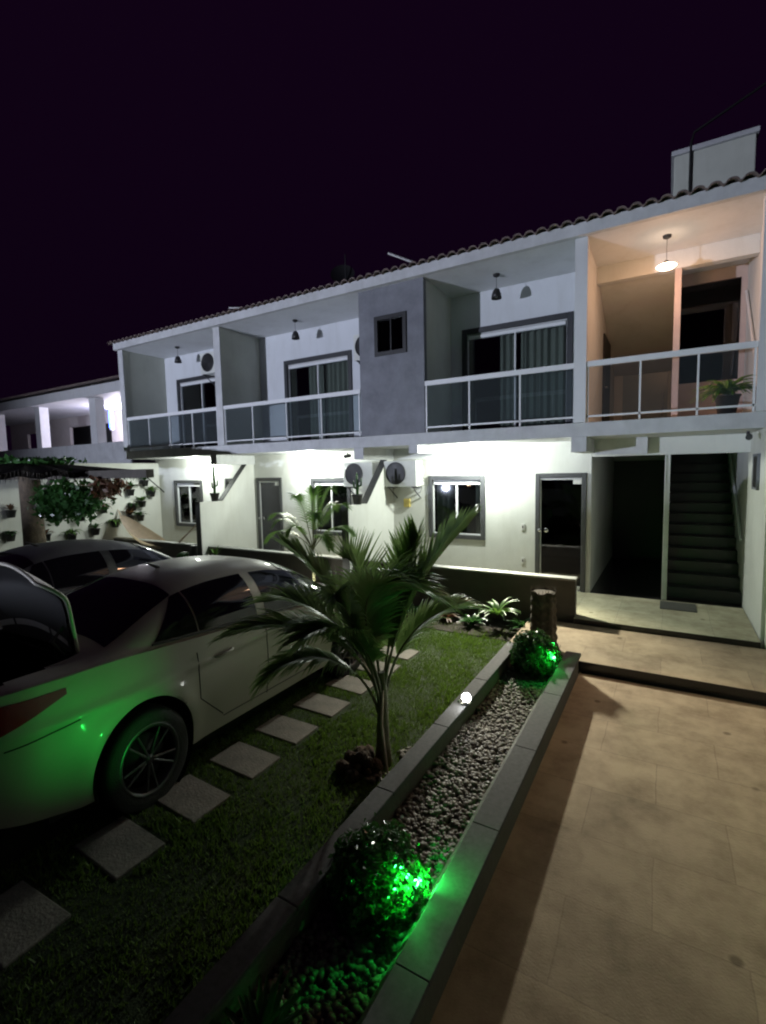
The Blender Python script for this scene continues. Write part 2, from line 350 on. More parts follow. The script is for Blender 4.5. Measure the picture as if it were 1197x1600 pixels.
openwall(.112, 1.083, 3.163, 5.858, 10.5, 10.6, [(.113, 1.0, 3.95, 5.66)], "stairwell_back_wall", M['pink'], bd)
MB().box(.113, 1.0, 10.54, 10.55, 3.952, 5.655).build("night_dark_pane", G['door'], bd)  # dark pane added to blacken the opening to the night
MB().box(.112, 1.083, 10.9, 10.95, 3.163, 5.858).build("interior_partition", M['darkroom'], bd)  # unseen dark wall added behind the opening to keep it night black
o = MB().box(-1.127, -1.10, 10.3, 11.4, 3.17, 5.0).build("landing_door", M['dark'], bd)
MB().tube([(-1.09, 10.4, 4.0), (-1.06, 10.4, 4.0), (-1.06, 10.5, 4.0)], .012).build("door_handle", M['chrome'], o)
MB().tube([(1.05, 10.3, 5.35), (1.05, 8.9, 3.95), (1.05, 8.75, 3.95)], .022).build("handrail", M['alu'], bd)
# ground passage and stairwell
b = MB(); b.box(-1.30, -1.163, 9.262, 13.4, .22, 2.947); b.box(-.03, .03, 9.30, 13.4, .22, 2.947); b.box(1.08, 1.25, 7.7, 13.4, .0, 2.947); b.box(-1.16, -.03, 13.3, 13.4, .22, 2.947)
b.build("passage_wall", M['cream'], bd)
MB().box(-1.155, -.035, 13.24, 13.29, .21, 2.6).build("corridor_dark_sheet", M['dark'], bd)  # black sheet added for the darkness at the corridor's far end
MB().box(-.045, -.031, 9.262, 9.298, .225, 2.66).build("partition_trim", M['alu'], bd)
MB().box(-1.16, 1.078, 9.262, 9.45, 2.66, 2.945).build("passage_lintel", M['cream'], bd)
MB().box(-1.16, 1.078, 9.262, 13.29, -.1, .205).build("passage_floor", M['blackstone'], bd)
b = MB()
for i in range(14): b.box(.032, 1.078, 9.55 + i * .25, 13.28, .21 + i * .19, .21 + (i + 1) * .19 - .0)
b.build("stair_flight", mat("stair_black_granite", (.018, .018, .022), .3, var=.4, scale=50), bd)
MB().tube([(1.04, 9.6, 1.25), (1.04, 12.2, 3.0)], .02).build("handrail", M['alu'], bd)
# ground dividers
def gdiv(x):
    pr = [(7.50, 0), (9.255, 0), (9.255, 2.945), (9.17, 2.945), (9.00, 2.72), (8.17, 1.84), (7.50, 1.84)]
    o = MB().prismx(pr, x - .075, x + .075).build("terrace_divider", M['cream'], bd)
    b = MB().prismx([(7.485, .0), (7.497, .0), (7.497, 1.843), (7.485, 1.855)], x - .079, x + .079)
    b.prismx([(8.17, 1.843), (9.0, 2.722), (8.99, 2.735), (8.155, 1.856)], x - .079, x + .079)
    b.build("shade_edge", M['dgrey'], o)  # shade on the divider's unlit edges, made as dark sheets
gdiv(-9.41); gdiv(-5.25)
# doors and windows
def frame_box(b, x0, x1, z0, z1, t, y0, y1, bottom=True):
    b.box(x0, x0 + t, y0, y1, z0, z1); b.box(x1 - t, x1, y0, y1, z0, z1)
    b.box(x0 + t, x1 - t, y0, y1, z1 - t, z1)
    if bottom: b.box(x0 + t, x1 - t, y0, y1, z0, z0 + t)
def curtain(x0, x1, z0, z1, y, parent, amp=.03):
    n = int((x1 - x0) / .012)
    k1, k2 = rnd.uniform(0, 6), rnd.uniform(0, 6)
    def fn(u, v):
        x = x0 + (x1 - x0) * u
        return (x, y + amp * math.sin(x * 46 + k1 + .5 * math.sin(x * 9)) + amp * .5 * math.sin(x * 21 + k2), z0 + (z1 - z0) * v)
    return MB().grid(fn, n, 1).build("curtain", M['curtain'], parent)
def window(x0, x1, z0, z1, y, name, ft=.09, cur=(), door=False, sash=True, gl='win', y2=None):
    fo = MB(); frame_box(fo, x0, x1, z0, z1, ft, y - .035, y + .12, not door)
    fr = fo.build(name, M['dark2'] if door else M['dgrey'], bd); bevel(fr, .006, 1)
    a, c, p, q = x0 + ft, x1 - ft, z0 + (0.01 if door else ft), z1 - ft
    sw = .012 if door else .018; b = MB(); frame_box(b, a, c, p, q, sw, y + .02, y + .075)
    b.box(a + .03, c - .03, y + .005, y + .08, q - .09, q - .03)
    m_ = (a + c) / 2
    if sash: b.box(m_ - sw, m_ + sw, y + .022, y + .073, p + .03, q - .09)
    b.build("sash_frame", M['alu'], fr)
    if sash:
        MB().box(a + .03, m_ - .02, y + .045, y + .051, p + .03, q - .09).build("pane", G[gl], fr)
        MB().box(m_ + .02, c - .03, y + .045, y + .051, p + .03, q - .09).build("pane", G[gl], fr)
    else: MB().box(a + .03, c - .03, y + .045, y + .051, p + .03, q - .09).build("pane", G[gl], fr)
    for (u0, u1) in cur: curtain(a + .03 + (c - a - .06) * u0, a + .03 + (c - a - .06) * u1, p + .02, q - .05, y + (.28 if door else .14), fr)
    return fr
window(*gops[0], YW, "window", cur=((0, .5),))
window(*gops[3], YW, "window", cur=())
wr = window(*gops[4], YW, "window", cur=((.02, .38), (.86, 1)))
MB().box(-3.30, -3.26, YW + .0, YW + .018, 1.62, 1.78).build("lock", M['plastic'], wr)
def gdoor(op, label=None):
    x0, x1, z0, z1 = op; fo = MB(); frame_box(fo, x0, x1, z0, z1, .08, YW - .03, YW + .11, False)
    fr = fo.build("door", M['dgrey'], bd); bevel(fr, .006, 1)
    MB().box(x0 + .085, x1 - .085, YW + .03, YW + .04, .24, z1 - .13).build("glass_leaf", G['door'], fr)
    b = MB().box(x0 + .08, x1 - .08, YW + .0, YW + .05, z1 - .12, z1 - .085); b.box(x0 + .081, x0 + .10, YW + .015, YW + .055, .235, z1 - .125); b.build("door_track", M['alu'], fr)
    MB().box(x1 - .23, x1 - .09, YW - .002, YW + .06, z1 - .20, z1 - .125).build("hinge", M['plastic'], fr)
    MB().box(x1 - .24, x1 - .10, YW + .0, YW + .06, .235, .31).build("hinge", M['plastic'], fr)
    b = MB().lathe([(0, -.012), (.04, -.012), (.045, 0), (.0, 0)], (x0 + .19, YW + .025, 1.32), 'y', 16)
    b.build("lock", M['chrome'], fr)
    MB().lathe([(0, -.012), (.03, -.012), (.035, 0), (.0, 0)], (x0 + .085, YW - .032, 1.32), 'y', 16).build("lock", M['chrome'], fr)
for k in (1, 2, 5): gdoor(gops[k])
window(*uops[0], YW, "balcony_door", door=True, ft=.10, cur=())
window(*uops[1], YW, "balcony_door", door=True, ft=.10, cur=((.22, .48), (.53, 1.0)))
window(*uops[2], YW, "balcony_door", door=True, ft=.10, cur=((.30, .47), (.52, 1.0)))
# bathroom window in grey block
fo = MB(); frame_box(fo, -4.80, -4.13, 4.62, 5.34, .07, 7.955, 8.06); fr = fo.build("bathroom_window", M['dark'], bd)
MB().box(-4.73, -4.20, 8.01, 8.02, 4.69, 5.27).build("pane", G['door'], fr)
MB().box(-4.475, -4.455, 7.99, 8.008, 4.69, 5.27).build("sash_frame", M['dark'], fr)
# railings
def rail(x0, x1, posts, gl, name="balcony_railing"):
    b = MB(); b.box(x0, x1, 7.985, 8.045, 3.985, 4.065); b.box(x0, x1, 8.0, 8.03, 3.235, 3.262)
    for p in posts: b.box(p - .012, p + .012, 8.0, 8.03, 3.165, 3.983)
    o = b.build(name, M['alu'], bd)
    ps = [x0] + [p for p in posts if x0 + .1 < p < x1 - .1] + [x1]
    for a, c in zip(ps, ps[1:]): MB().box(a + .018, c - .018, 8.010, 8.018, 3.264, 3.983).build("glass_panel", G[gl], o)
rail(-12.72, -9.17, (-12.70, -11.8, -10.95, -10.08, -9.2), 'rail')
rail(-8.95, -5.16, (-8.93, -8.05, -7.06, -6.13, -5.2), 'rail')
rail(-3.785, -1.28, (-3.765, -2.96, -2.1), 'rail')
rail(-1.097, .962, (-1.08, -.38, .32, .94), 'clear')
# roof tiles: barrel tiles as one corrugated sheet with thickness
def tile(u, v, off=0):
    x = -13.05 + 14.6 * u; y = 7.78 + 5.6 * v; ph = (x / .18) % 1
    h = .046 * math.sqrt(max(0, 1 - ((ph - .38) / .38) ** 2)) if ph < .76 else -.012 * math.sin((ph - .76) / .24 * math.pi)
    st = (v * 14) % 1
    return (x, y, 6.045 + (y - 7.78) * .17 + h - .015 * (1 - st) + off)
nu = 81 * 10; b = MB(); b.grid(lambda u, v: tile(u, v), nu, 28); b.grid(lambda u, v: tile(u, v, -.022), nu, 28)
for k in range(nu):
    a, c = k / nu, (k + 1) / nu; b.add([tile(a, 0), tile(c, 0), tile(c, 0, -.022), tile(a, 0, -.022)], [(0, 1, 2, 3)])
b.build("roof", M['tile'], bd)
MB().box(-12.9, 1.32, 13.6, 13.7, 0, 6.8).build("rear_wall", M['white'], bd)
# wall sockets
for z, h_, lb in ((1.37, .10, "white doorbell switch on the wall left of the right glass door"), (.72, .10, "white socket low on the wall left of the right glass door")):
    o = MB().box(-.035, .035, -.018, -.001, -.06, .06).build("wall_socket", M['plastic']); o.location = (-2.36, YW, z); bevel(o, .004)
    tag(o, lb, "wall socket")
    MB().box(-.012, .012, -.0215, -.0185, -.022, .022).build("switch_key", M['dark'], o)

# water tank housing, pipe
t = empty("tank_housing", (.5, 11.2, 6.3), label="pale box shaped water tank housing rising above the right end of the roof", cat="tank housing")
bevel(MB().box(-.55, .62, -.7, .7, 0, 1.62).build("tank_wall", M['olive'], t), .02)
bevel(MB().box(-.59, .66, -.74, .74, 1.622, 1.70).build("top_slab", M['fascia'], t), .01)
MB().tube([(-.30, -.73, 0), (-.30, -.73, 1.75), (-.26, -.75, 1.9), (.8, -.75, 2.35)], .022).build("pipe", M['trimdark'], t)
# ================================================================== LAMPS
disc = emis("lit_lamp_diffuser", (.95, 1, .86), 9.)
def ceiling_lamp(x, y, label, pw, gt=(0, -3, -2.6), gk=1.):
    t = empty("ceiling_lamp", (x, y, 2.95), label=label, cat="ceiling lamp", group="lit ceiling lamps over the ground floor terraces")
    MB().lathe([(0, -.001), (.125, -.001), (.13, -.02), (.12, -.028), (.105, -.028)], (0, 0, 0), n=32).build("lamp_rim", M['plastic'], t)
    MB().lathe([(.105, -.028), (.08, -.036), (.0, -.04)], (0, 0, 0), n=32).build("diffuser", disc, t)
    point("lamp_light", (0, 0, -.10), pw, (.93, 1, .90), .07, t)
    spot("lamp_light", (0, 0, -.10), gt, pw * gk, (1, .95, .74), 70, 1., .07, t)  # added beam towards the garden, beyond the lamp's own light
ceiling_lamp(-11.1, 8.86, "round lit ceiling lamp above the hammock terrace, leftmost of the three", 150, gk=.05)
ceiling_lamp(-7.15, 8.80, "round lit ceiling lamp above the middle terrace beside the small palm", 200, (1.9, -1.5, -2.8), 1.5)
ceiling_lamp(-3.15, 8.80, "round lit ceiling lamp above the window near the right glass door", 285, (1.45, -2.35, -2.85), 4.4)
def pendant(x, y, label, lit=False):
    t = empty("pendant_lamp", (x, y, 5.862), label=label, cat="pendant lamp", group="bell pendants under the balcony ceilings")
    MB().lathe([(0, -.001), (.06, -.001), (.055, -.03), (.02, -.05), (0, -.05)], n=20).build("canopy", M['dark'], t)
    L = .24 if not lit else .36
    MB().tube([(0, 0, -.05), (0, 0, -L)], .004, 6).build("cord", M['dark'], t)
    pr = [(.0, -L), (.03, -L), (.055, -L - .03), (.078, -L - .09), (.09, -L - .17), (.086, -L - .17), (.074, -L - .09), (.05, -L - .035), (.0, -L - .012)]
    if lit: pr = [(.0, -L), (.03, -L), (.035, -L - .03), (.03, -L - .035), (.0, -L - .03)]
    MB().lathe(pr, n=28).build("lamp_shade", M['dark'], t)
    bz = -L - (.11 if not lit else .075)
    MB().lathe([(0, bz + .05), (.03, bz + .03), (.04, bz), (.03, bz - .03), (0, bz - .04)] if not lit else [(0, bz + .03), (.1, bz + .02), (.135, bz), (.1, bz - .03), (0, bz - .045)], n=20).build("bulb", M['plastic'] if not lit else emis("lit_warm_bulb", (1, .72, .5), 14), t)
    return t, bz
pendant(-2.67, 8.6, "unlit black bell pendant lamp on the right balcony beside the grey block")
pendant(-7.23, 8.6, "unlit black bell pendant lamp on the middle balcony")
pendant(-11.27, 8.6, "unlit black bell pendant lamp on the leftmost balcony")
t, bz = pendant(-.10, 8.6, "lit warm pendant lamp glowing over the stair landing balcony", True)
point("lamp_light", (0, 0, bz - .09), 29, (1, .52, .28), .08, t)
spot("lamp_light", (0, -.02, bz - .10), (.1, -2.0, -5.4), 230, (1, .58, .36), 80, 1., .08, t)  # extra warm beam added to brighten the path below

# floodlight post behind the camera: seen reflected in the ground floor window
t = empty("yard_floodlight", (-11.5, -8.5, 0), label="bluish white yard floodlight on a pole behind the parked cars", cat="floodlight")
MB().tube([(0, -.16, 0), (0, -.16, 2.6)], .05, 12).build("pole", M['dark'], t)
MB().box(-.16, .16, -.10, .03, 1.26, 1.58).build("housing", M['led_metal'], t)
MB().box(-.14, .14, .031, .036, 1.40, 1.56).build("lens", emis("floodlight_lens", (.75, .85, 1), 150), t)
spot("lamp_light", (0, .10, 1.33), (1.5, 16.8, 5.0), 8600, (.74, .80, 1.0), 92, .6, .06, t)
tag(MB().box(-24, 3, -7.15, -7.0, 0, 1.385).build("light_cutoff_wall", M['cream']), "unseen low wall added to keep the floodlight off the ground", "wall")  # added out of view to block the floodlight's low rays
t = empty("street_lantern", (-10.1, -8.5, 0), label="small warm lantern on a post behind the parked cars", cat="lantern")
MB().tube([(0, 0, 0), (0, 0, 1.5)], .03, 10).build("pole", M['dark'], t)
MB().lathe([(0, 1.48), (.09, 1.52), (.12, 1.62), (.09, 1.72), (0, 1.76)], n=16).build("globe", emis("lantern_globe", (1, .6, .35), 25), t)

# ================================================================== NEIGHBOURING HOUSE
nb = empty("neighbour_house", label="lit two storey neighbouring house with a columned veranda at the far left", cat="house")
MB().box(-34, -15.2, 11, 17, 2.95, 3.15).build("floor_slab", M['fascia'], nb)
MB().box(-34, -15.2, 10.8, 17, 5.62, 6.0).build("eaves_fascia", M['white'], nb)
MB().box(-34, -15.2, 11.0, 11.12, 3.152, 3.80).build("parapet", M['fascia'], nb)
for x in (-28.6, -24.4, -20.0, -17.7, -15.5): MB().box(x - .22, x + .22, 11.13, 11.5, 3.152, 5.618).build("column", M['white'], nb)
openwall(-34, -15.2, 3.152, 5.618, 14, 14.15, [(-32, -29.6, 3.2, 5.0), (-27.4, -23.6, 3.2, 5.1)], "veranda_wall", M['nbwall'], nb)
MB().box(-34, -15.2, 15.5, 15.6, 0, 5.6).build("interior_partition", M['darkroom'], nb)
MB().box(-34, -15.2, 11.5, 11.65, 0, 2.948).build("ground_floor_wall", M['olive'], nb)
b = MB(); b.add([(-34.3, 10.4, 6.0), (-15, 10.4, 6.0), (-15, 17, 7.3), (-34.3, 17, 7.3), (-34.3, 10.4, 6.06), (-15, 10.4, 6.06), (-15, 17, 7.36), (-34.3, 17, 7.36)], [(0, 1, 2, 3), (4, 5, 6, 7), (0, 1, 5, 4), (1, 2, 6, 5), (3, 2, 6, 7), (0, 3, 7, 4)])
b.build("roof", M['tile'], nb)
t = empty("veranda_lamp", (-21.5, 13.1, 5.6), label="lit white ceiling lamp inside the neighbouring veranda", cat="ceiling lamp")
MB().lathe([(0, 0), (.15, 0), (.14, -.05), (0, -.07)], n=20).build("diffuser", disc, t)
point("lamp_light", (0, 0, -.3), 400, (.92, .86, 1), .1, t)
t = empty("blue_lamp", (-22.6, 13.4, 5.15), label="blue glowing wall lamp at the right end of the neighbouring veranda", cat="wall lamp")
MB().box(-.1, .1, -.02, .08, -.5, .5).build("backplate", M['plastic'], t)
MB().tube([(0, -.05, -.4), (0, -.05, .4)], .04, 10).build("blue_tube", emis("blue_lamp_glow", (.06, .14, 1), 12), t)
point("lamp_light", (0, -.25, 0), 16, (.05, .12, 1), .1, t)

# boundary wall
o = MB().box(-13.45, -13.3, -2, 9.255, 0, 2.85).build("boundary_wall", M['cream']); tag(o, "tall white boundary wall covered in hanging potted plants at the left", "wall")

# ================================================================== LOW WALLS
def lowwall(x0, x1, label):
    t = empty("garden_wall", (x0, 7.68, 0), label=label, cat="garden wall")
    MB().box(0, x1 - x0, 0, .15, 0, .765).build("wall_body", M['lowwall'], t)
    bevel(MB().box(-.01, x1 - x0 + .01, -.015, .165, .767, .80).build("coping", M['cap'], t), .004, 1)
    return t
lowwall(-9.32, -1.17, "low dark wall with a pale coping between the lawn and the terraces, behind the palms")
lowwall(-13.2, -9.95, "low dark wall below the hammock, left of the terrace divider")
tag(MB().box(1.125, 1.27, -2.5, 7.695, 0, 2.2).build("side_wall", M['cream']), "cream side wall along the right of the path", "wall")

# ================================================================== PLANTER
pl = empty("raised_planter", (-1.35, 3.6, 0), label="long raised stone planter with grey copings between the lawn and the path", cat="planter")
Y0, Y1 = -.6, 5.95
def pbox(x0, x1, y0, y1, z0, z1): return MB().box(x0 + 1.35, x1 + 1.35, y0 - 3.6, y1 - 3.6, z0, z1)
pbox(-1.685, -1.585, Y0, Y1, 0, .268).build("side_panel", M['lowwall'], pl)
pbox(-.995, -.86, Y0, Y1, 0, .268).build("side_panel", M['lowwall'], pl)
pbox(-1.58, -1.0, Y1 - .1, Y1, 0, .268).build("end_panel", M['lowwall'], pl)
M['coping'] = mat("grey_granite_coping", (.10, .10, .106), .75, spec=.2, c2=(.06, .06, .065), scale=30)
ys = [Y0, .75, 1.72, 2.72, 3.68, 4.72, Y1]
for a, c in zip(ys, ys[1:]):
    bevel(pbox(-1.705, -1.565, a + .002, c - .002, .27, .30).build("coping", M['coping'], pl), .006, 2)
    bevel(pbox(-1.0, -.83, a + .002, c - .002, .27, .30).build("coping", M['coping'], pl), .003, 1)
MB().add([(-1.10 + 1.35, Y0 - 3.6, .12), (-1.10 + 1.35, Y1 - .1 - 3.6, .12), (-1.002 + 1.35, Y1 - .1 - 3.6, .268), (-1.002 + 1.35, Y0 - 3.6, .268), (-1.002 + 1.35, Y0 - 3.6, .05), (-1.002 + 1.35, Y1 - .1 - 3.6, .05)], [(0, 3, 2, 1), (0, 4, 3), (1, 2, 5), (0, 1, 5, 4)]).build("mortar_fillet", M['fillet'], pl)
tag(MB().box(-1.583, -.997, Y0, Y1 - .1, .0, .09).build("planter_soil", M['soil']), kind="structure")
# pebbles
ico = [(0, 0, 1)] + [(math.cos(a) * .8, math.sin(a) * .8, .45) for a in [k * 1.0472 for k in range(6)]] + [(math.cos(a) * .9, math.sin(a) * .9, -.4) for a in [.5236 + k * 1.0472 for k in range(6)]] + [(0, 0, -1)]
icf = [(0, 1 + k, 1 + (k + 1) % 6) for k in range(6)] + [(1 + k, 7 + k, 1 + (k + 1) % 6) for k in range(6)] + [(1 + (k + 1) % 6, 7 + k, 7 + (k + 1) % 6) for k in range(6)] + [(13, 7 + (k + 1) % 6, 7 + k) for k in range(6)]
def pebbles(name, spots, label, r0=.012, r1=.031):
    b = MB()
    for (x, y, z) in spots:
        s = rnd.uniform(r0, r1); e = Matrix.Rotation(rnd.uniform(0, 6.3), 3, 'Z') @ Matrix.Rotation(rnd.uniform(-.5, .5), 3, 'X')
        sx, sy_, sz = s * rnd.uniform(.8, 1.4), s * rnd.uniform(.7, 1.1), s * rnd.uniform(.45, .8)
        b.add([Vector(e @ Vector((p[0] * sx * rnd.uniform(.85, 1.15), p[1] * sy_ * rnd.uniform(.85, 1.15), p[2] * sz))) + Vector((x, y, z)) for p in ico], icf, True)
    tag(b.build(name, M['stone']), label, "pebbles", kind="stuff")
pebbles("pebbles", [(rnd.uniform(-1.57, -1.09), rnd.uniform(-.4, 5.8), .095 + rnd.uniform(0, .03)) for _ in range(8600)], "pale rough pebbles filling the raised planter")
pebbles("pebbles", [(-2.05 + rr * math.cos(a), 3.4 + rr * math.sin(a), .012) for rr, a in ((rnd.uniform(.17, .30), rnd.uniform(-2.6, 1.2)) for _ in range(190))], "pale pebbles ringing the foot of the coconut palm", .012, .03)

# ball shrubs
def ball(loc, r_, n, label, lw=.018, grp="ball shrubs in the planter"):
    t = empty("ball_shrub", loc, label=label, cat="shrub", group=grp)
    b = MB()
    for i in range(n):
        z = rnd.uniform(-1, 1); a = rnd.uniform(0, 6.283); q = math.sqrt(1 - z * z); d = Vector((q * math.cos(a), q * math.sin(a), z))
        lump = 1 + .08 * math.sin(3 * a + 5 * z) + .07 * math.sin(7 * a - 4 * z) + .05 * math.sin(13 * a + 9 * z) + (.22 * rnd.random() if rnd.random() < .03 else 0)
        rr = r_ * lump * (rnd.random() ** .22); p = d * rr
        if p.z < -loc[2] + .15: continue
        nrm = (d + Vector((rnd.uniform(-1, 1), rnd.uniform(-1, 1), rnd.uniform(-1, 1))) * .9).normalized()
        e = nrm.orthogonal().normalized(); e.rotate(Matrix.Rotation(rnd.uniform(0, 6.28), 3, nrm)); g = nrm.cross(e)
        s = lw * rnd.uniform(.55, 1.55)
        b.add([p - e * s, p + g * s * .55 + nrm * s * .2, p + e * s, p - g * s * .55 + nrm * s * .2], [(0, 1, 2, 3)])
    b.build("foliage", M['leaf2'], t)
    b = MB()
    for k in range(9):
        a = k * .7; b.tube([(0, 0, -loc[2] + .12), (math.cos(a) * r_ * .3, math.sin(a) * r_ * .3, 0), (math.cos(a) * r_ * .75, math.sin(a) * r_ * .75, r_ * .3 * math.cos(k * 2))], [.008, .006, .003], 5)
    b.build("stem", M['bark'], t)
ball((-1.34, 2.12, .22), .27, 8000, "large clipped ball shrub lit green from inside at the near end of the planter")
ball((-1.28, 5.55, .34), .26, 12000, "smaller clipped ball shrub at the far planter end by the cut stump")
# dark low plant at near end
def tuft(loc, n, ln, wd, m, name, label, cat, grp=None, up=.8, pot=None, droop=.5, hb=0.):
    t = empty(name, loc, label=label, cat=cat, group=grp)
    b = MB()
    for i in range(n):
        a = i * 2.4 + rnd.uniform(-.3, .3); el = up * rnd.uniform(.55, 1.25); L = ln * rnd.uniform(.7, 1.1)
        d = Vector((math.cos(a), math.sin(a), 0)); sd = Vector((-d.y, d.x, 0)); pts = []
        p = Vector((0, 0, hb)); seg = 5; an = el
        for k in range(seg + 1):
            ww = wd * (math.sin(min(1, (k + .6) / seg) * math.pi * .93)) * .5 + .001
            pts += [p - sd * ww + Vector((0, 0, ww * .4)), p, p + sd * ww + Vector((0, 0, ww * .4))]
            p = p + (d * math.cos(an) + Vector((0, 0, math.sin(an)))) * L / seg; an -= droop * rnd.uniform(.7, 1.2) * 2 / seg
        fs = []
        for k in range(seg): q = k * 3; fs += [(q, q + 1, q + 4, q + 3), (q + 1, q + 2, q + 5, q + 4)]
        b.add(pts, fs, True)
    b.build("leaves", m, t)
    if pot:
        r_, h = pot
        MB().lathe([(0, hb - h), (r_ * .7, hb - h), (r_, hb - .01), (r_ * 1.08, hb - .01), (r_ * 1.08, hb + .01), (r_ * .9, hb + .01), (r_ * .88, hb - .02), (0, hb - .02)], n=20).build("pot", M['pot'], t)
    return t
tuft((-1.38, 1.25, .09), 42, .30, .035, M['leaf2'], "low_plant", "dark low leafy plant in the planter nearest the camera", "plant", up=1.1)
tuft((-1.40, .75, .09), 40, .26, .035, M['leaf2'], "low_plant", "dark low leafy plant in the planter at the bottom edge", "plant", up=1.1)

# spike spots
def spike(loc, aim, label, c, lens_c, pw, h=.12, cone=165):
    t = empty("garden_spotlight", loc, label=label, cat="spotlight")
    d = (Vector(aim) - Vector(loc)).normalized()
    MB().tube([(0, 0, -h), (0, 0, -.015)], .006, 8).build("spike", M['led_metal'], t)
    MB().tube([-d * .04, -d * .015, d * .0], [.008, .013, .015], 16).build("housing", M['led_metal'], t)
    MB().lathe([(0, -.016), (.011, -.012), (.016, 0), (.011, .012), (0, .016)], tuple(d * .014 + Vector((0, 0, .008))), n=16).build("lens", emis(lens_c, (c[0] + .12, c[1], c[2] + .2), 12), t)
    spot("lamp_light", d * .045, Vector(d) * 2, pw, c, cone, 1., .012, t)
    if cone > 100: point("lamp_light", (-.03, -.035, .02), pw * .22, c, .012, t)
spike((-1.095, 2.10, .325), (-.95, 2.5, .25), "small green spotlight glowing in front of the large ball shrub", (.02, 1, .10), "green_lens", 60, .2)
spike((-1.77, 2.10, .13), (-3.4, 1.72, .95), "small green spotlight in the grass behind the planter's left side, aimed at the silver car", (.02, 1, .10), "added_green_lens", 30, .13, 46)  # added unseen lamp for the green patch on the car
spike((-1.02, 5.36, .40), (-1.3, 5.9, .55), "small green spotlight glowing on the far ball shrub", (.02, 1, .10), "green_lens_far", 12, .25)
t = empty("white_spotlight", (-1.575, 4.14, .302), label="small bright white spotlight clipped on the planter's left coping", cat="spotlight")
MB().box(-.04, .03, -.04, .04, 0, .012).build("base", M['led_metal'], t)
MB().tube([(0, .02, .012), (.0, .02, .05)], .008).build("bracket", M['led_metal'], t)
d = Vector((.30, -.80, .55)).normalized()
MB().tube([-d * .03 + Vector((0, 0, .06)), d * .02 + Vector((0, 0, .06))], [.035, .048], 20).build("housing", M['led_metal'], t)
MB().tube([d * .021 + Vector((0, 0, .06)), d * .035 + Vector((0, 0, .06)), d * .045 + Vector((0, 0, .06))], [.038, .034, .018], 20).build("lens", emis("white_lens", (1, 1, .95), 120), t)
point("lamp_light", Vector((0, 0, .06)) + d * .08, .8, (.95, 1, .92), .02, t)
pts = [(-1.65, 4.15, .315), (-1.72, 4.12, .22), (-1.78, 3.98, .05), (-1.76, 3.82, .03), (-1.72, 3.80, .12), (-1.72, 3.9, .2)]
tag(MB().tube(pts, .006, 6).build("power_cable", M['plastic']), "pale cable looped below the white spotlight beside the planter", "cable")

# stump
t = empty("cut_stump", (-1.36, 6.37, .147), label="thick rough cut palm stump standing behind the far ball shrub", cat="stump")
def stump(u, v):
    a = u * 6.2832; r_ = .15 + .012 * math.sin(7 * a) + .014 * math.sin(v * 40) * .6 + .03 * (1 - v) ** 3
    return (r_ * math.cos(a), r_ * math.sin(a), v * .74 + .02 * math.sin(5 * a) * v)
MB().grid(stump, 40, 40).build("trunk", M['bark'], t)
b = MB(); b.lathe([(0, .73), (.1, .735), (.15, .73)], n=24)
for k in range(60):
    a = rnd.uniform(0, 6.28); b.tube([(.15 * math.cos(a), .15 * math.sin(a), .68), (.16 * math.cos(a), .16 * math.sin(a), .75 + rnd.uniform(0, .05))], [.006, .002], 4)
b.build("frayed_top", M['bark'], t)

# bed plants in front of the low wall
bs = [((-2.22, 7.2), M['leaf3'], "bright green strappy plant lit in the bed before the low wall", 22, .42),
      ((-1.85, 7.3), M['leaf2'], "dark strappy plant beside the stump in front of the low wall", 26, .34),
      ((-2.62, 7.15), M['leaf2'], "dark leafy plant left of the bright strappy plant", 26, .3),
      ((-3.1, 7.25), M['redleaf'], "reddish dark plant at the left end of the bed before the low wall", 24, .3),
      ((-1.62, 7.0), M['redleaf'], "reddish plant tight against the stump's foot", 18, .28),
      ((-3.7, 7.3), M['leaf2'], "dark bushy plant before the low wall behind the palm fronds", 26, .32)]
tag(MB().box(-4.6, -1.80, 6.75, 7.678, -.02, .012).build("flower_bed", M['soil']), kind="structure")
for (p, m_, lb, n, L) in bs: tuft((p[0], p[1], .02 if m_ != M['leaf3'] else .22), n, L, .05, m_, "bed_plant", lb, "plant", "plants in the bed before the low wall", up=1.0, droop=.7)

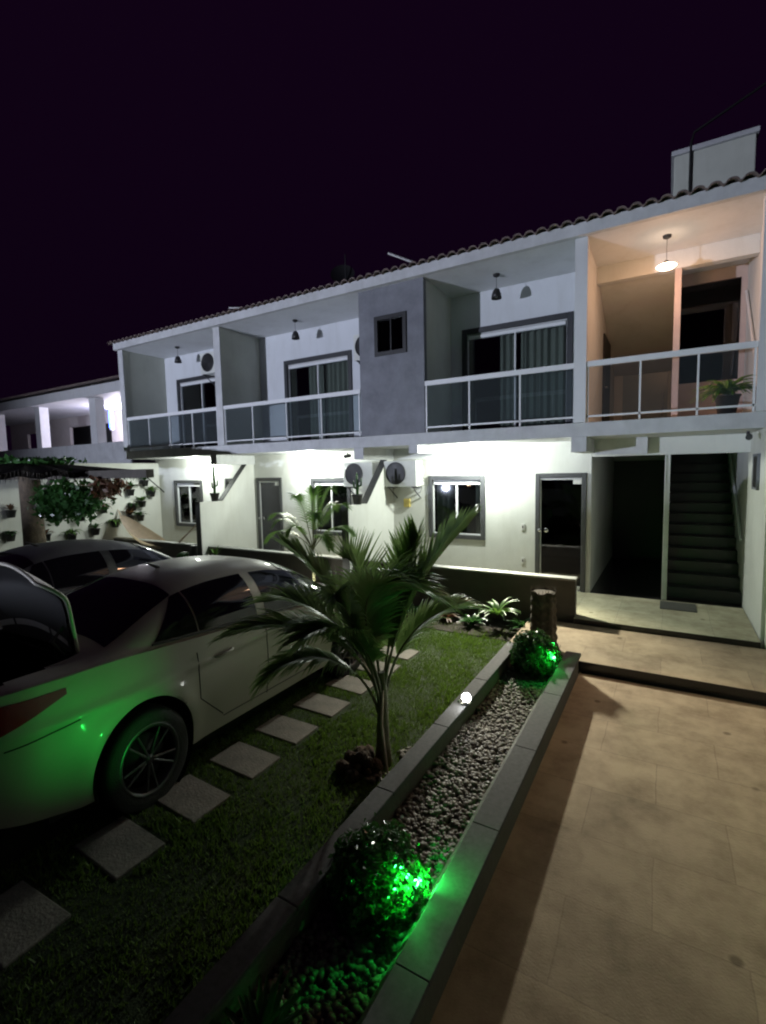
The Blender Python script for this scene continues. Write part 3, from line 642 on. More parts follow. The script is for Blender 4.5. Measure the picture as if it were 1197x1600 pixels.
# ================================================================== PALMS
def frond(b, rb, pts, L, n=34, w_=.028, fold=.5, droop=.25, t0=.28, rr=.012, spread=.9):
    P = [Vector(p) for p in pts]
    def bez(t):   # quadratic/cubic through de casteljau
        q = P[:]
        while len(q) > 1: q = [q[i].lerp(q[i + 1], t) for i in range(len(q) - 1)]
        return q[0]
    N = 24; C = [bez(i / N) for i in range(N + 1)]
    rb.tube(C, [rr * (1 - .85 * i / N) + .0015 for i in range(N + 1)], 6)
    for i in range(n):
        t = t0 + (1 - t0) * (i + .5) / n; p = bez(t); tg = (bez(min(1, t + .02)) - bez(t - .02)).normalized()
        sd = tg.cross(Vector((0, 0, 1)))
        sd = sd.normalized() if sd.length > .05 else Vector((1, 0, 0))
        up = sd.cross(tg).normalized()
        k = (t - t0) / (1 - t0); ll = L * (.45 + 1.1 * math.sin(min(1, k * .85 + .12) * math.pi) * .55) * rnd.uniform(.88, 1.1)
        ang = spread * (1 - .62 * k)
        for s in (-1, 1):
            d = (tg * math.cos(ang) + sd * s * math.sin(ang) + up * fold * rnd.uniform(.7, 1.2)).normalized()
            nn = d.cross(tg * -s).normalized() if d.cross(tg).length > .01 else up
            wv = nn.cross(d).normalized(); q = p.copy(); vs = []; sg = 4; dd = d.copy()
            for m_ in range(sg + 1):
                ww = w_ * .5 * (1 - (m_ / sg) ** 1.6) * (1 if m_ else .6) + .0008
                vs += [q - wv * ww, q + nn * ww * .35, q + wv * ww]
                q = q + dd * (ll / sg); dd = (dd + Vector((0, 0, -droop * rnd.uniform(.5, 1.4) * (m_ + 1) / sg))).normalized()
            fs = []
            for m_ in range(sg): z = m_ * 3; fs += [(z, z + 1, z + 4, z + 3), (z + 1, z + 2, z + 5, z + 4)]
            b.add(vs, fs, True)
B = Vector((-2.05, 3.4, 0))
t = empty("coconut_palm", B, label="young coconut palm with broad folded fronds in front of the silver car", cat="palm")
FR = [  # control points (world), leaflet length, n, width, fold
    ([(-2.03, 3.40, .50), (-2.040, 3.410, 1.02), (-1.80, 3.62, 1.65), (-1.45, 3.84, 2.02)], .46, 62, .048, .25, .1),
    ([(-2.05, 3.42, .50), (-2.055, 3.425, 1.02), (-2.0, 3.8, 1.6), (-1.97, 3.95, 1.90)], .38, 46, .042, .4, .1),
    ([(-2.05, 3.38, .50), (-2.065, 3.350, 1.02), (-2.28, 2.95, 1.95), (-1.48, 3.35, 1.50)], .52, 64, .036, .15, .45),
    ([(-2.06, 3.40, .50), (-2.065, 3.400, 1.02), (-2.3, 3.5, 1.8), (-2.55, 3.6, 1.70)], .40, 42, .026, .9, .05),
    ([(-2.06, 3.38, .50), (-2.085, 3.375, 1.02), (-2.4, 3.15, 1.65), (-2.72, 3.05, 1.86)], .40, 46, .036, .2, .2),
    ([(-2.06, 3.38, .50), (-2.100, 3.350, 1.02), (-2.45, 2.90, 1.42), (-2.95, 2.62, 1.22)], .46, 52, .036, .2, .4),
    ([(-2.06, 3.40, .50), (-2.100, 3.375, 1.02), (-2.6, 3.2, 1.50), (-3.05, 3.1, 1.36)], .44, 46, .036, .2, .3),
    ([(-2.04, 3.38, .50), (-2.050, 3.350, 1.02), (-2.08, 2.95, 1.45), (-2.22, 2.62, 1.32)], .44, 54, .042, .1, .5),
    ([(-2.03, 3.42, .50), (-2.025, 3.450, 1.02), (-1.75, 3.8, 1.35), (-1.50, 4.05, 1.25)], .36, 40, .038, .2, .3),
    ([(-2.07, 3.37, .45), (-2.12, 3.25, .95), (-2.4, 2.85, 1.22), (-2.62, 2.62, .92)], .40, 44, .036, .1, .55),
    ([(-2.05, 3.36, .50), (-2.04, 3.25, 1.05), (-2.3, 3.0, 1.70), (-2.05, 2.78, 1.58)], .42, 50, .034, .1, .6),
]
for (p, L, n, w_, fo, dr) in FR:
    b = MB(); rb = MB(); frond(b, rb, [Vector(q) - B for q in p], L, n, w_, fo, dr, t0=.30, rr=.013)
    o = rb.build("frond", M['stem'], t); b.build("leaflets", M['leaf'], o)
b = MB().tube([(0, 0, -.02), (0, 0, .18), (.005, 0, .45), (0, .01, .62), (0, 0, .80)], [.08, .058, .048, .045, .03], 14); b.build("trunk", M['stem'], t)
b = MB().tube([(.02, -.02, .65), (.05, -.1, .4), (.16, -.2, .03)], [.012, .012, .009], 7); b.tube([(-.03, 0, .6), (-.22, .05, .85), (-.45, .12, .8)], [.012, .01, .005], 7); b.build("dry_stalk", M['rope'], t)
t = empty("coconut_husk", (-2.17, 3.24, 0), label="heap of dark coconut husk mulch at the foot of the coconut palm", cat="husk mulch")
b = MB()
for k in range(26):
    a = rnd.uniform(0, 6.28); rr = rnd.uniform(0, .18); s = rnd.uniform(.035, .075)
    b.add([Vector(q) * s * rnd.uniform(.8, 1.2) + Vector((rr * math.cos(a), rr * math.sin(a), .03 + .10 * (1 - rr / .18))) for q in ico], icf, True)
b.build("husk_pieces", M['husk'], t)

t = empty("areca_palm", (-5.77, 7.15, 0), label="small feathery palm lit from below in front of the middle terrace", cat="palm")
B2 = Vector((-5.77, 7.15, 0))
tips = [(-6.72, 7.1, 1.62), (-6.8, 7.0, 1.15), (-6.3, 7.3, 2.02), (-5.9, 7.4, 2.15), (-5.4, 7.3, 2.15), (-5.0, 7.2, 1.85), (-4.8, 7.1, 1.35), (-5.1, 6.8, 1.15), (-5.9, 6.6, 1.35), (-6.4, 6.8, 1.5), (-5.5, 7.5, 1.8), (-5.3, 6.7, 1.7)]
for q in tips:
    q = Vector(q) - B2; h0 = Vector((0, 0, 1.02)); mid = h0.lerp(q, .45) + Vector((0, 0, .42)); mid2 = h0.lerp(q, .8) + Vector((0, 0, .30))
    b = MB(); rb = MB(); frond(b, rb, [h0, mid, mid2, q], .26, 26, .024, .1, .5, t0=.22, rr=.008, spread=1.0)
    o = rb.build("frond", M['stem'], t); b.build("leaflets", M['leaf3'], o)
MB().tube([(0, 0, 0), (.01, 0, .4), (0, 0, .8), (0, 0, 1.1)], [.045, .035, .03, .022], 12).build("trunk", M['stem'], t)
t = empty("uplight", (-5.72, 7.02, .42), label="small white uplight at the foot of the feathery palm", cat="spotlight")
MB().tube([(0, 0, -.42), (0, 0, -.04)], .008).build("spike", M['led_metal'], t)
MB().tube([(0, 0, -.04), (0, 0, .0)], [.02, .035], 14).build("housing", M['led_metal'], t)
MB().lathe([(.032, .001), (.028, .012), (0, .016)], n=14).build("lens", emis("uplight_lens", (1, 1, .9), 30), t)
point("lamp_light", (0, -.03, .06), 5, (1, 1, .85), .02, t)

# ================================================================== AC UNITS
def ac(loc, rz, label, pipe=False):
    t = empty("air_conditioner", loc, rz, label=label, cat="air conditioner", group="outdoor air conditioner units")
    bevel(MB().box(-.38, .38, -.15, .15, 0, .54).build("casing", M['acwhite'], t), .012)
    b = MB()
    b.lathe([(.235, -.002), (.235, -.014), (.215, -.018), (.21, -.004)], (-.10, -.15, .28), 'y', 32)
    b.lathe([(0, -.004), (.21, -.004)], (-.10, -.15, .28), 'y', 32); b.build("fan_opening", M['dark'], t)
    b = MB()
    for k in range(1, 8): b.lathe([(k * .028, -.016), (k * .028 + .003, -.019), (k * .028 + .006, -.016)], (-.10, -.15, .28), 'y', 28)
    b.build("grille", M['trimdark'], t)
    b = MB(); b.box(-.30, -.27, -.16, .3, -.03, -.002); b.box(.27, .30, -.16, .3, -.03, -.002)
    b.tube([(-.285, -.12, -.02), (-.285, .28, -.28)], .012); b.tube([(.285, -.12, -.02), (.285, .28, -.28)], .012); b.build("bracket", M['dgrey'], t)
    if pipe:
        MB().tube([(.39, 0, .40), (.44, .02, .42), (.45, .04, .3), (.41, .02, .15), (.44, .05, .05), (.30, .2, -.12), (.05, .25, -.25), (-.05, .25, -.3)], .014).build("pipe", M['plastic'], t)
        bevel(MB().box(-.1, .04, .18, .27, -.45, -.27).build("junction_box", M['yellow'], t), .006)
        MB().box(.381, .384, -.08, .10, .06, .50).build("service_cover", M['plastic'], t)
    return t
ac((-5.85, 9.02, 2.15), 0, "outdoor air conditioner unit left of the terrace divider, under the slab")
ac((-4.80, 9.02, 2.15), 0, "outdoor air conditioner unit right of the terrace divider with a looped pipe", True)
ac((-10.36, 9.03, 5.12), 0, "outdoor air conditioner unit high on the leftmost balcony wall")
ac((-5.50, 9.03, 4.85), 0, "outdoor air conditioner unit high on the middle balcony beside the grey block")

def camera_(loc, label):
    t = empty("security_camera", loc, label=label, cat="security camera")
    MB().tube([(0, 0, .06), (0, 0, 0)], .02).build("mount", M['dark'], t)
    MB().tube([(.02, .06, -.01), (0, -.10, -.03)], .04, 14).build("housing", M['dark'], t)
camera_((-6.02, 8.75, 2.84), "small dark security camera above the left air conditioner")
camera_((.93, 8.3, 2.87), "small dark security camera in the corner above the stairwell")

# doormat
o = MB().box(-.06, .44, 8.68, 9.16, .221, .236).build("doormat", M['mat_']); tag(o, "small dark doormat on the tiles before the stairs", "doormat"); bevel(o, .004, 1)
# framed notice on right wall
o = MB().box(1.045, 1.079, 8.3, 8.75, 2.12, 2.62).build("electricity_box", M['grey']); tag(o, "grey meter box with a dark door on the right wall of the entrance", "meter box")
MB().box(1.038, 1.0445, 8.33, 8.60, 2.16, 2.58).build("box_door", M['dark'], o)

# pots with cactus on dividers
def cactus(loc, label, h=.62):
    t = empty("potted_cactus", loc, label=label, cat="potted cactus")
    MB().lathe([(0, 0), (.075, 0), (.105, .17), (.115, .17), (.115, .2), (.095, .2), (.09, .17), (0, .17)], n=20).build("pot", M['pot'], t)
    b = MB(); b.tube([(0, 0, .16), (.01, 0, .35), (0, 0, h * .8), (0, 0, h), (0, 0, h + .03)], [.028, .032, .03, .022, .004], 10)
    b.tube([(.01, 0, .34), (.08, .02, .38), (.09, .02, .50), (.09, .02, .53)], [.018, .02, .017, .004], 8)
    b.tube([(0, 0, .30), (-.07, .0, .33), (-.08, .0, .44), (-.08, 0, .47)], [.018, .02, .017, .004], 8); b.build("stem", M['leaf2'], t)
cactus((-9.41, 8.0, 1.841), "cactus in a black pot on the left terrace divider", .82)
cactus((-5.25, 7.93, 1.841), "cactus in a black pot on the divider before the air conditioners", .60)

# fern on landing, plants
tuft((.68, 8.30, 3.163), 90, .50, .05, M['leaf3'], "potted_fern", "bushy green fern in a dark pot on the stair landing balcony", "potted plant", up=.9, pot=(.15, .25), hb=.26, droop=.8)
tuft((-8.95, 7.55, 0), 12, .28, .05, M['leaf3'], "potted_plant", "small sprouting plant at the left end of the long low wall", "potted plant", up=1.3, pot=(.10, .2), hb=.60)
tuft((-8.4, 7.5, 0), 14, .25, .05, M['leaf3'], "low_plant", "low light green weed at the foot of the long low wall by the car", "plant", up=.9, pot=(.12, .3), hb=.35)
# urns by the hammock
def urn(loc, s, label):
    o = MB().lathe([(0, 0), (.12 * s, 0), (.2 * s, .25 * s), (.17 * s, .5 * s), (.1 * s, .62 * s), (.12 * s, .68 * s), (.10 * s, .68 * s), (0, .6 * s)], n=24).build("urn", M['pot']); o.location = loc
    tag(o, label, "urn")
urn((-9.75, 7.62, .24), .82, "tall dark urn beside the left terrace divider")
t = empty("ball_cactus", (-9.95, 7.45, 0.0), label="round barrel cactus in a pot below the hammock", cat="cactus")
MB().lathe([(0, 0), (.13, 0), (.17, .38), (.14, .38), (0, .36)], n=20).build("pot", M['terrapot'], t)
MB().grid(lambda u, v: ((.17 + .012 * math.cos(u * 6.2832 * 16)) * math.sin(v * 3.1416) * math.cos(u * 6.2832), (.17 + .012 * math.cos(u * 6.2832 * 16)) * math.sin(v * 3.1416) * math.sin(u * 6.2832), .5 - .16 * math.cos(v * 3.1416)), 96, 12).build("cactus_body", M['leaf2'], t)

# hammock
t = empty("hammock", (-11.6, 8.1, 0), label="pale pinkish hammock slung between the boundary wall and the divider", cat="hammock")
A = Vector((-13.29 + 11.6, -.2, 1.56)); Bv = Vector((-9.5 + 11.6, -.35, 1.50))
def ham(u, v):
    p = A.lerp(Bv, .04 + .60 * u); sag = 1.02 * math.sin((.04 + .60 * u) * math.pi) ** .8
    wv = .05 + .42 * math.sin(u * math.pi) ** .7
    return (p.x, p.y + (v - .5) * wv * 1.3, p.z - sag + wv * 1.2 * (v - .5) ** 2 * 2 + .01 * math.sin(v * 40))
MB().grid(ham, 30, 16).build("cloth", M['hammock'], t)
b = MB()
for k in range(9):
    v = k / 8; b.tube([A, ham(0, v)], .006, 5); b.tube([Bv, ham(1, v)], .007, 5)
b.build("cords", M['rope'], t)

# ================================================================== WALL PLANTS
wp = [(8.25, 2.05), (8.90, 1.98), (8.70, 2.30), (8.30, 1.62), (8.58, 1.70), (8.20, 1.32), (8.50, 1.30), (7.78, 2.10), (7.45, 1.62), (6.30, 1.50), (6.85, 1.46), (5.30, 1.70), (5.25, 1.15), (6.60, .98), (6.0, 1.05), (7.2, 1.05), (7.75, 1.2), (4.8, 1.4)]
rows = ["upper", "lower", "highest", "middle", "middle right", "small low", "low right", "upper left", "centre", "palm side", "second palm side", "far left upper", "far left lower", "bottom", "bottom left", "bottom centre", "plain", "leftmost"]
for i, (y, z) in enumerate(wp):
    m_ = [M['leaf2'], M['leaf3'], M['redleaf']][(i * 7) % 3] if i != 2 else M['leaf2']
    t = tuft((-13.19, y, z), rnd.randint(10, 20), rnd.uniform(.18, .36), .065, m_, "wall_planter",
             "%s hanging pot of the boundary wall with %s leaves" % (rows[i], ["dark green", "light green", "reddish"][(i * 7) % 3] if i != 2 else "dark green"),
             "wall planter", "pots hung on the boundary wall", up=rnd.uniform(.5, 1.2), pot=(.11, .17), hb=.05, droop=rnd.uniform(.3, 1.2))
o = MB().box(-13.298, -13.15, 8.15, 8.60, 2.22, 2.245).build("wall_shelf", M['wood']); tag(o, "small dark shelf holding a pot on the boundary wall", "shelf")
# vines hanging from shelter
def vine(name, c, ext, n, s, m_, label):
    t = empty(name, c, label=label, cat="climbing plant")
    b = MB()
    for i in range(n):
        k = rnd.randrange(7); cc = Vector((math.sin(k * 2.1) * ext[0] * .6, math.cos(k * 1.7) * ext[1] * .5, math.sin(k * 3.3) * ext[2] * .55))
        p = cc + Vector((rnd.gauss(0, ext[0] * .24), rnd.gauss(0, ext[1] * .3), rnd.gauss(0, ext[2] * .25)))
        nrm = Vector((rnd.uniform(-1, 1), rnd.uniform(-1, 1), rnd.uniform(-.4, 1))).normalized(); e = nrm.orthogonal().normalized(); e.rotate(Matrix.Rotation(rnd.uniform(0, 6.28), 3, nrm)); g = nrm.cross(e); q = s * rnd.uniform(.6, 1.3)
        b.add([p - e * q, p + g * q * .5, p + e * q, p - g * q * .5], [(0, 1, 2, 3)])
    b.build("foliage", m_, t)
    b = MB()
    for k in range(5): b.tube([(math.sin(k) * .1, 0, ext[2] * .9), (math.sin(k * 2.1) * ext[0] * .5, 0, 0), (math.sin(k * 2.1) * ext[0] * .7, math.cos(k) * .1, -ext[2] * .6)], [.012, .008, .004], 5)
    b.build("stem", M['bark'], t)
vine("climbing_plant", (-9.9, 5.0, 2.02), (.95, .3, .42), 2600, .07, M['leaf2'], "green climbing plant hanging under the dark garden shelter")
vine("climbing_plant", (-8.75, 5.05, 2.28), (.35, .2, .22), 420, .06, M['redleaf'], "reddish brown hanging plant at the shelter's beam")

# shelter
t = empty("garden_shelter", (-11.5, 5.0, 0), label="dark thatched garden shelter on a thick post behind the cars at the left", cat="shelter")
MB().tube([(0, 0, 0), (.02, 0, 1.2), (0, 0, 2.7)], [.24, .2, .19], 14).build("post", M['bark'], t)
def th(u, v):
    a = u * 6.2832; r_ = v * (2.3 + .06 * math.sin(a * 23)); return (r_ * math.cos(a), r_ * math.sin(a) * .8, 2.84 - .22 * v ** 1.0 - .05 * v * math.sin(a * 11) ** 2)
b = MB().grid(th, 160, 14); b.grid(lambda u, v: tuple(Vector(th(u, v)) - Vector((0, 0, .10))), 160, 2)
for k in range(900):
    a = rnd.uniform(0, 6.28); p = Vector(th(a / 6.2832, rnd.uniform(.93, 1))); b.tube([p, p + Vector((math.cos(a) * .05, math.sin(a) * .05, -rnd.uniform(.08, .2)))], [.008, .003], 3)
b.build("thatch_roof", M['thatch'], t)
MB().box(-1.5, 4.08, -.07, .07, 2.46, 2.60).build("beam", M['wood'], t)
MB().tube([(2.55, 0, 2.46), (2.1, 0, 1.95)], .04).build("brace", M['wood'], t); MB().tube([(.1, 0, 1.8), (.9, 0, 2.46)], .05).build("brace", M['wood'], t)
MB().tube([(4.0, 0, 2.46), (4.0, .3, 2.2)], .01).build("hook", M['dark'], t)
vine("climbing_plant", (-11.9, 5.0, 2.80), (1.5, .5, .10), 2600, .07, M['leaf2'], "dark mass of creeper leaves lying over the garden shelter roof")
# antennas
def antenna(p0, p1, label, r_=.018, extra=()):
    t = empty("tv_antenna", (p0[0], p0[1], p0[2] - .0), label=label, cat="antenna")
    q = Vector(p1) - Vector(p0); zr = 6.05 + (p0[1] - 7.78) * .17 - p0[2]
    MB().tube([(0, 0, 0), q], r_).build("boom", M['plastic'], t)
    MB().tube([q * .6, (q.x * .6, q.y * .6, zr)], .012).build("mast", M['dark'], t)
    b = MB()
    for k in range(6): c_ = q * (.1 + .15 * k); b.tube([c_ + Vector((0, -.16, 0)), c_ + Vector((0, .16, 0))], .004, 5)
    b.build("elements", M['dark'], t)
antenna((-5.05, 9.0, 6.92), (-4.40, 9.3, 6.62), "pale stick antenna on the roof above the grey block", .025)
antenna((-9.7, 9.0, 6.68), (-8.5, 9.3, 6.55), "low pale antenna on the roof above the balcony divider")
antenna((-14.2 + 1.3, 9.0, 6.62), (-11.9, 9.3, 6.5), "low pale antenna at the left end of the roof")
t = empty("satellite_dish", (-6.25, 9.2, 6.3), label="dark satellite dish on a mast above the middle of the roof", cat="satellite dish")
MB().tube([(0, 0, 0), (0, 0, .95)], .015).build("mast", M['dark'], t)
o = MB().lathe([(0, .06), (.12, .05), (.22, .02), (.27, 0)], (0, 0, 0), 'y', 24).build("dish", M['trimdark'], t); o.location = (-.08, 0, .55); o.rotation_euler = (R(-25), 0, R(30))

# ================================================================== CARS
def lerp(a, b_, t): return a + (b_ - a) * t
def interp(tab, y):
    if y <= tab[0][0]: return tab[0][1]
    for (a, v), (c, w2) in zip(tab, tab[1:]):
        if y <= c:
            t = (y - a) / (c - a); t = t * t * (3 - 2 * t) if False else t; return lerp(v, w2, t)
    return tab[-1][1]
def sm(tab, y, d=.12): return (interp(tab, y - d) + 2 * interp(tab, y) + interp(tab, y + d)) / 4
LEN = 4.62; WH = [(.98), (3.68)]; WR = .345
belt = [(0, 1.03), (.25, 1.06), (.8, 1.06), (1.6, 1.01), (2.6, .95), (3.6, .90), (4.2, .78), (4.62, .62)]
deck = [(0, 1.05), (.1, 1.09), (.7, 1.11), (1.6, 1.10), (3.3, 1.0), (3.9, .93), (4.3, .83), (4.62, .66)]
plan = [(0, .66), (.06, .74), (.2, .815), (.5, .865), (1.0, .885), (2.3, .885), (3.6, .88), (4.1, .83), (4.4, .73), (4.62, .52)]
can_h = [(.62, 0.0), (.85, .08), (1.15, .22), (1.5, .325), (1.8, .38), (2.2, .405), (2.6, .395), (2.9, .34), (3.2, .22), (3.5, .06), (3.62, 0)]
def bx_(y, z):                       # half width of lower body at height z
    W = sm(plan, y, .06); zb = sm(belt, y)
    t = (z - .2) / (zb - .2)
    prof = .93 + .07 * math.sin(min(1, max(0, t) / .55) * math.pi / 2) - .035 * max(0, (t - .6) / .4) ** 1.6
    fl = 0
    for c in WH: d = math.hypot(y - c, z - .345); fl += .018 * math.exp(-((d - .42) / .09) ** 2)
    crease = .010 * math.exp(-((z - (.80 + .02 * y)) / .03) ** 2)
    end = 0.0
    if y < .3: end = -.05 * (1 - y / .3) * max(0, (t - .45))
    return W * prof + fl + crease + end
def canopy(y, x):
    zb = sm(belt, y) - .015; h = sm(can_h, y, .1) + (sm(deck, y) - zb) * .8
    wb = sm(plan, y, .06) * .925
    return zb + h * max(0, 1 - (abs(x) / wb) ** 3.4) ** .55
def canopy_x(y, z):
    zb = sm(belt, y) - .015; h = sm(can_h, y, .1) + (sm(deck, y) - zb) * .8; wb = sm(plan, y, .06) * .925
    k = min(1, max(0, (z - zb) / h)); return wb * max(0, 1 - k ** (1 / .55)) ** (1 / 3.4)
ZS = 1.12
def make_car(loc, paintm, label, open_trunk):
    t = empty("parked_car", loc, label=label, cat="car"); t.scale = (1, 1, ZS)
    # lower body
    b = MB(); NY, NZ = 154, 34
    for s in (-1, 1):
        vs = []; dd = []
        for i in range(NY + 1):
            y = LEN * i / NY; zb = sm(belt, y)
            z0 = .22 + (.10 * max(0, (.5 - y) / .5)) + .06 * max(0, (y - 4.2) / .42)
            for j in range(NZ + 1):
                z = lerp(z0, zb, j / NZ)
                Y, Z = y, z; dd.append(any(math.hypot(y - c, z - .335) < .345 for c in WH))
                for c in WH:
                    d = math.hypot(Y - c, Z - .335)
                    if d < .405 and d >= .345: Y, Z = c + (Y - c) * .405 / d, .335 + (Z - .335) * .405 / d
                vs.append((s * bx_(Y, Z), Y, Z))
        fs = []
        for i in range(NY):
            for j in range(NZ):
                q = [i * (NZ + 1) + j, (i + 1) * (NZ + 1) + j, (i + 1) * (NZ + 1) + j + 1, i * (NZ + 1) + j + 1]
                cy = sum(vs[k][1] for k in q) / 4; cz = sum(vs[k][2] for k in q) / 4
                if any(dd[k] for k in q): continue
                fs.append(tuple(q) if s > 0 else tuple(reversed(q)))
        b.add(vs, fs, True)
    # top: canopy incl. deck and bonnet
    NX = 44
    vs = []; fs = []
    for i in range(NY + 1):
        y = LEN * i / NY; wb = sm(plan, y, .06) * .925; xs = bx_(y, sm(belt, y))
        for j in range(NX + 1):
            u = -1 + 2 * j / NX
            if j in (0, NX): vs.append((math.copysign(xs, u), y, sm(belt, y)))
            else:
                x = wb * math.sin(u * NX / (NX - 2) * math.pi / 2 * .999) if abs(u) < 1 else wb; x = max(-wb * .9999, min(wb * .9999, x)); vs.append((x, y, canopy(y, x)))
    hole = lambda y, x: open_trunk and .10 < y < .68 and abs(x) < .60
    for i in range(NY):
        for j in range(NX):
            q = [i * (NX + 1) + j, i * (NX + 1) + j + 1, (i + 1) * (NX + 1) + j + 1, (i + 1) * (NX + 1) + j]
            cy = sum(vs[k][1] for k in q) / 4; cx = sum(vs[k][0] for k in q) / 4
            if hole(cy, cx): continue
            fs.append(tuple(q))
    b.add(vs, fs, True)
    # rear and front faces
    for y in (0, LEN):
        zb = sm(belt, y); z0 = .32 if y == 0 else .28
        def fn(u, v, y=y, zb=zb, z0=z0):
            z = lerp(z0, zb, v); x = bx_(y, z) * (2 * u - 1); bul = .07 * (1 - (2 * u - 1) ** 2) + .02 * math.sin(v * math.pi); return (x, y + (-bul if y == 0 else bul), z)
        b.grid(fn, 20, 10)
        vs2 = []; fs2 = []
        for k in range(21):
            u = k / 20; wb = sm(plan, y, .06) * .925; x = wb * (2 * u - 1) * .999; bul = .07 * (1 - (2 * u - 1) ** 2)
            vs2 += [(bx_(y, zb) * (2 * u - 1), y + (-bul if y == 0 else bul), zb), (x, y, canopy(y, x))]
        b.add(vs2, [(2 * k, 2 * k + 2, 2 * k + 3, 2 * k + 1) for k in range(20)], True)
    body = b.build("body", paintm, t)
    # dark underbody and arches
    b = MB().box(-.72, .72, .35, 4.3, .17, .40)
    for c in WH:
        for s in (-1, 1): b.lathe([(0, -.30), (.40, -.30), (.405, -.012)], (s * .88, c, .335), 'x', 36) if s > 0 else b.lathe([(0, .30), (.40, .30), (.405, .012)], (-.88, c, .335), 'x', 36)
    b.build("underbody", M['trimdark'], t)
    # glass
    def side(name, s, y0, y1, lo, hi, m_, off=.006, ny=16):
        def fn(u, v):
            y = lerp(y0, y1, u); zl, zh = lo(y), hi(y); z = lerp(zl, max(zh, zl + .001), v); return (s * (canopy_x(y, z) + off), y, z)
        return MB().grid(fn, ny, 8).build(name, m_, t)
    bl = lambda y: sm(belt, y) + .035
    def tp(y):
        a = sm(can_h, y, .1) + (sm(deck, y) - sm(belt, y)) * .8; return sm(belt, y) + a * .80
    def rear_hi(y): return min(tp(y), bl(y) + max(0, (y - 1.12)) * .85)
    def front_hi(y): return min(tp(y), bl(y) + max(0, (3.52 - y)) * .62)
    for s in (-1, 1):
        side("side_window", s, 1.12, 1.52, bl, rear_hi, M['carglass'])
        side("side_window", s, 1.535, 2.20, bl, tp, M['carglass'])
        side("side_window", s, 2.32, 3.50, bl, front_hi, M['carglass'], ny=24)
        side("pillar_trim", s, 2.205, 2.315, bl, tp, M['trimdark'] if not open_trunk else paintm, .004)
        b = MB()
        b.tube([(s * (canopy_x(y, bl(y)) + .012), y, bl(y) - .012) for y in [1.10 + .1 * k for k in range(25)]], .008, 6)
        b.build("window_trim", M['chrome'] if not open_trunk else M['trimdark'], t)
        # seams
        b = MB()
        def seam(pts): b.tube([(s * (bx_(y, z) + .0005), y, z) for y, z in pts], .0045, 5)
        seam([(2.26, .30 + .06 * k) for k in range(11)]); seam([(1.50 + .0 * k - (.10 * math.sin(k / 10 * 3.1) if k > 4 else .0), .62 + .035 * k) for k in range(10)] if False else [(1.46, .56 + .05 * k) for k in range(8)])
        seam([(1.46 - .02 * k, .56 - .04 * k) for k in range(0)] or [(1.46 + .05 * k, .56 - .045 * k) for k in range(6)])
        seam([(3.30, .32 + .06 * k) for k in range(10)]); seam([(1.72 + .1 * k, .315) for k in range(16)])
        seam([(.12 + .05 * k, .74 + .006 * k) for k in range(9)])
        b.build("door_seam", M['trimdark'], t)
        for (yh, zh) in ((1.62, .83), (2.50, .82)):
            b = MB().tube([(s * (bx_(yh, zh) + .004), yh, zh), (s * (bx_(yh, zh) + .032), yh + .03, zh + .003), (s * (bx_(yh + .18, zh) + .032), yh + .17, zh + .008), (s * (bx_(yh + .2, zh) + .004), yh + .2, zh + .01)], [.010, .014, .014, .010], 8)
            b.build("door_handle", paintm, t)
        # mirror
        b = MB().tube([(s * .86, 3.22, 1.0), (s * .93, 3.2, 1.02), (s * 1.0, 3.18, 1.04), (s * 1.04, 3.18, 1.04)], [.03, .06, .075, .04], 12)
        b.build("mirror", paintm, t)
        # tail lamp wrapping corner
        def tl(u, v, s=s):
            y = lerp(.03, .46, u); z = lerp(lerp(.80, .965, u), lerp(.99, 1.0, u), v); return (s * (bx_(y, z) + .006), y, z)
        MB().grid(tl, 14, 6).build("tail_lamp", M['red'], t)
        def tl2(u, v, s=s):
            xx = lerp(.30, bx_(0, .9) + .004, u); z = lerp(.80, .99, v); return (s * xx, -.072 * (1 - (xx / .7) ** 2) - .012, z)
        MB().grid(tl2, 8, 4).build("tail_lamp", M['red'], t)
        for c in WH:
            wh = empty("wheel", (s * .80, c, .315)); wh.parent = t
            X = s
            b = MB().lathe([(WR - .10, -.095), (WR - .03, -.105), (WR - .005, -.08), (WR, 0), (WR - .005, .08), (WR - .03, .105), (WR - .10, .095)], (0, 0, 0), 'x', 48)
            o = b.build("tyre", M['rubber'], wh)
            b = MB().lathe([(WR - .10, X * .095), (WR - .115, X * .10), (WR - .13, X * .085), (WR - .135, -X * .02)], (0, 0, 0), 'x', 48)
            b.lathe([(0, X * .085), (.035, X * .085), (.045, X * .06), (.045, X * .0)], (0, 0, 0), 'x', 24)
            for k in range(10):
                a = k * .6283 + (.12 if k % 2 else -.12); ca, sa = math.cos(a), math.sin(a)
                b.tube([(X * .07, .03 * ca, .03 * sa), (X * .078, .12 * ca, .12 * sa), (X * .083, .215 * ca, .215 * sa)], [.016, .012, .011], 6)
            b.build("rim", M['rim'], wh)
            MB().lathe([(0, X * .02), (.16, X * .02), (.16, -X * .05), (0, -X * .05)], (0, 0, 0), 'x', 32).build("brake_disc", M['trimdark'], wh)
    def across(name, y0, y1, xf, m_, off=.006, par=None):
        def fn(u, v):
            y = lerp(y0, y1, v); x = lerp(-xf(y), xf(y), u); return (x, y, canopy(y, x) + off)
        return MB().grid(fn, 24, 16).build(name, m_, t)
    wb = lambda y: sm(plan, y, .06) * .925
    across("rear_window", .80, 1.44, lambda y: wb(y) * lerp(.86, .70, (y - .8) / .7), M['carglass'])
    across("windscreen", 2.80, 3.56, lambda y: wb(y) * lerp(.70, .92, (y - 2.8) / .76), M['carglass'])
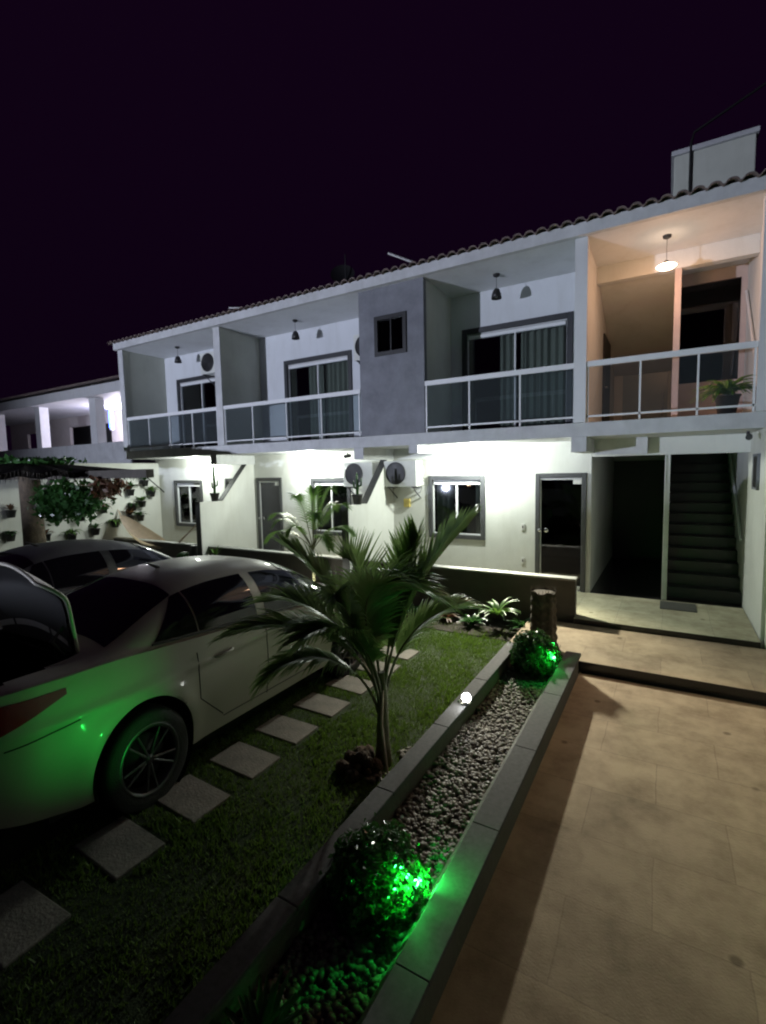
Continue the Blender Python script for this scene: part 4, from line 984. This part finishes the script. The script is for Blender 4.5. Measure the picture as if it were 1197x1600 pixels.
    MB().grid(lambda u, v: (lerp(-.5, .5, u), LEN + .075 * (1 - (2 * u - 1) ** 2 * .4), lerp(.45, .62, v)), 10, 4).build("grille", M['trimdark'], t)
    for s in (-1, 1):
        MB().grid(lambda u, v, s=s: (s * (bx_(lerp(4.05, 4.55, u), lerp(.62, .70, v)) + .006), lerp(4.05, 4.55, u), lerp(.60, .72, v)), 12, 4).build("headlight", G['frost'], t)
    if open_trunk:
        b = MB(); b.box(-.60, .60, .10, .115, .55, 1.03); b.box(-.615, -.60, .10, .68, .55, 1.05); b.box(.60, .615, .10, .68, .55, 1.05); b.box(-.60, .60, .115, .70, .53, .55); b.box(-.60, .60, .68, .69, .55, 1.05)
        b.build("boot_liner", M['trimdark'], t)
        ld = empty("boot_lid", (0, .70, 1.10)); ld.parent = t; ld.rotation_euler = (R(-78), 0, 0)
        # lid lies along -y from hinge, rotated up
        def lid(u, v, off=0., k=1.):
            a = (2 * u - 1); hw = lerp(.56, .66 - .16 * max(0, (v - .55) / .45) ** 2, v) * k
            hw *= 1
            return (a * hw, -lerp(.0, .60, v) + .05 * a * a * v * 1.6, .03 * (1 - a * a) - .10 * max(0, (v - .72) / .28) ** 1.5 + off)
        MB().grid(lambda u, v: lid(u, v), 28, 20).build("lid_skin", paintm, ld)
        b = MB().grid(lambda u, v: lid(u, v * .96, -.035, .96), 28, 20)
        b.build("lid_liner", M['trimdark'], ld)
        b = MB(); e = [lid(0, k / 16, -.012) for k in range(17)] + [lid(k / 20, 1, -.012) for k in range(1, 21)] + [lid(1, 1 - k / 16, -.012) for k in range(1, 17)]
        b.tube(e, .014, 8); b.build("lid_rim", paintm, ld)
        for (u0, u1) in ((.0, .22), (.25, .72), (.75, .98)):
            MB().grid(lambda u, v, u0=u0, u1=u1: tuple(Vector(lid(lerp(u0, u1, u), lerp(.13, .21, v) - .35 * (lerp(u0, u1, u) - .5) ** 2 + .05, -.044, .95))), 12, 3).build("pale_lid_strip", M['plastic'], ld)  # pale curved strips on the inside of the lid
        for s in (-1, 1): MB().tube([(s * .5, .66, 1.05), (s * .5, .55, 1.2), (s * .5, .68, 1.32)], .012, 8).build("boot_hinge", M['trimdark'], t)
    MB().tube([(0, 1.75, canopy(1.75, 0)), (0, 1.62, canopy(1.75, 0) + .06)], [.02, .006], 8).build("roof_antenna", M['trimdark'], t)
    MB().box(-.26, .26, -.095, -.085, .62, .74).build("number_plate", M['plastic'], t)
    return t
make_car((-4.215, 1.12, 0), M['silver'], "champagne silver sedan parked on the lawn with its boot lid open", True)
make_car((-7.05, 1.35, 0), M['silver2'], "darker grey sedan parked beyond the silver one near the boundary wall", False)
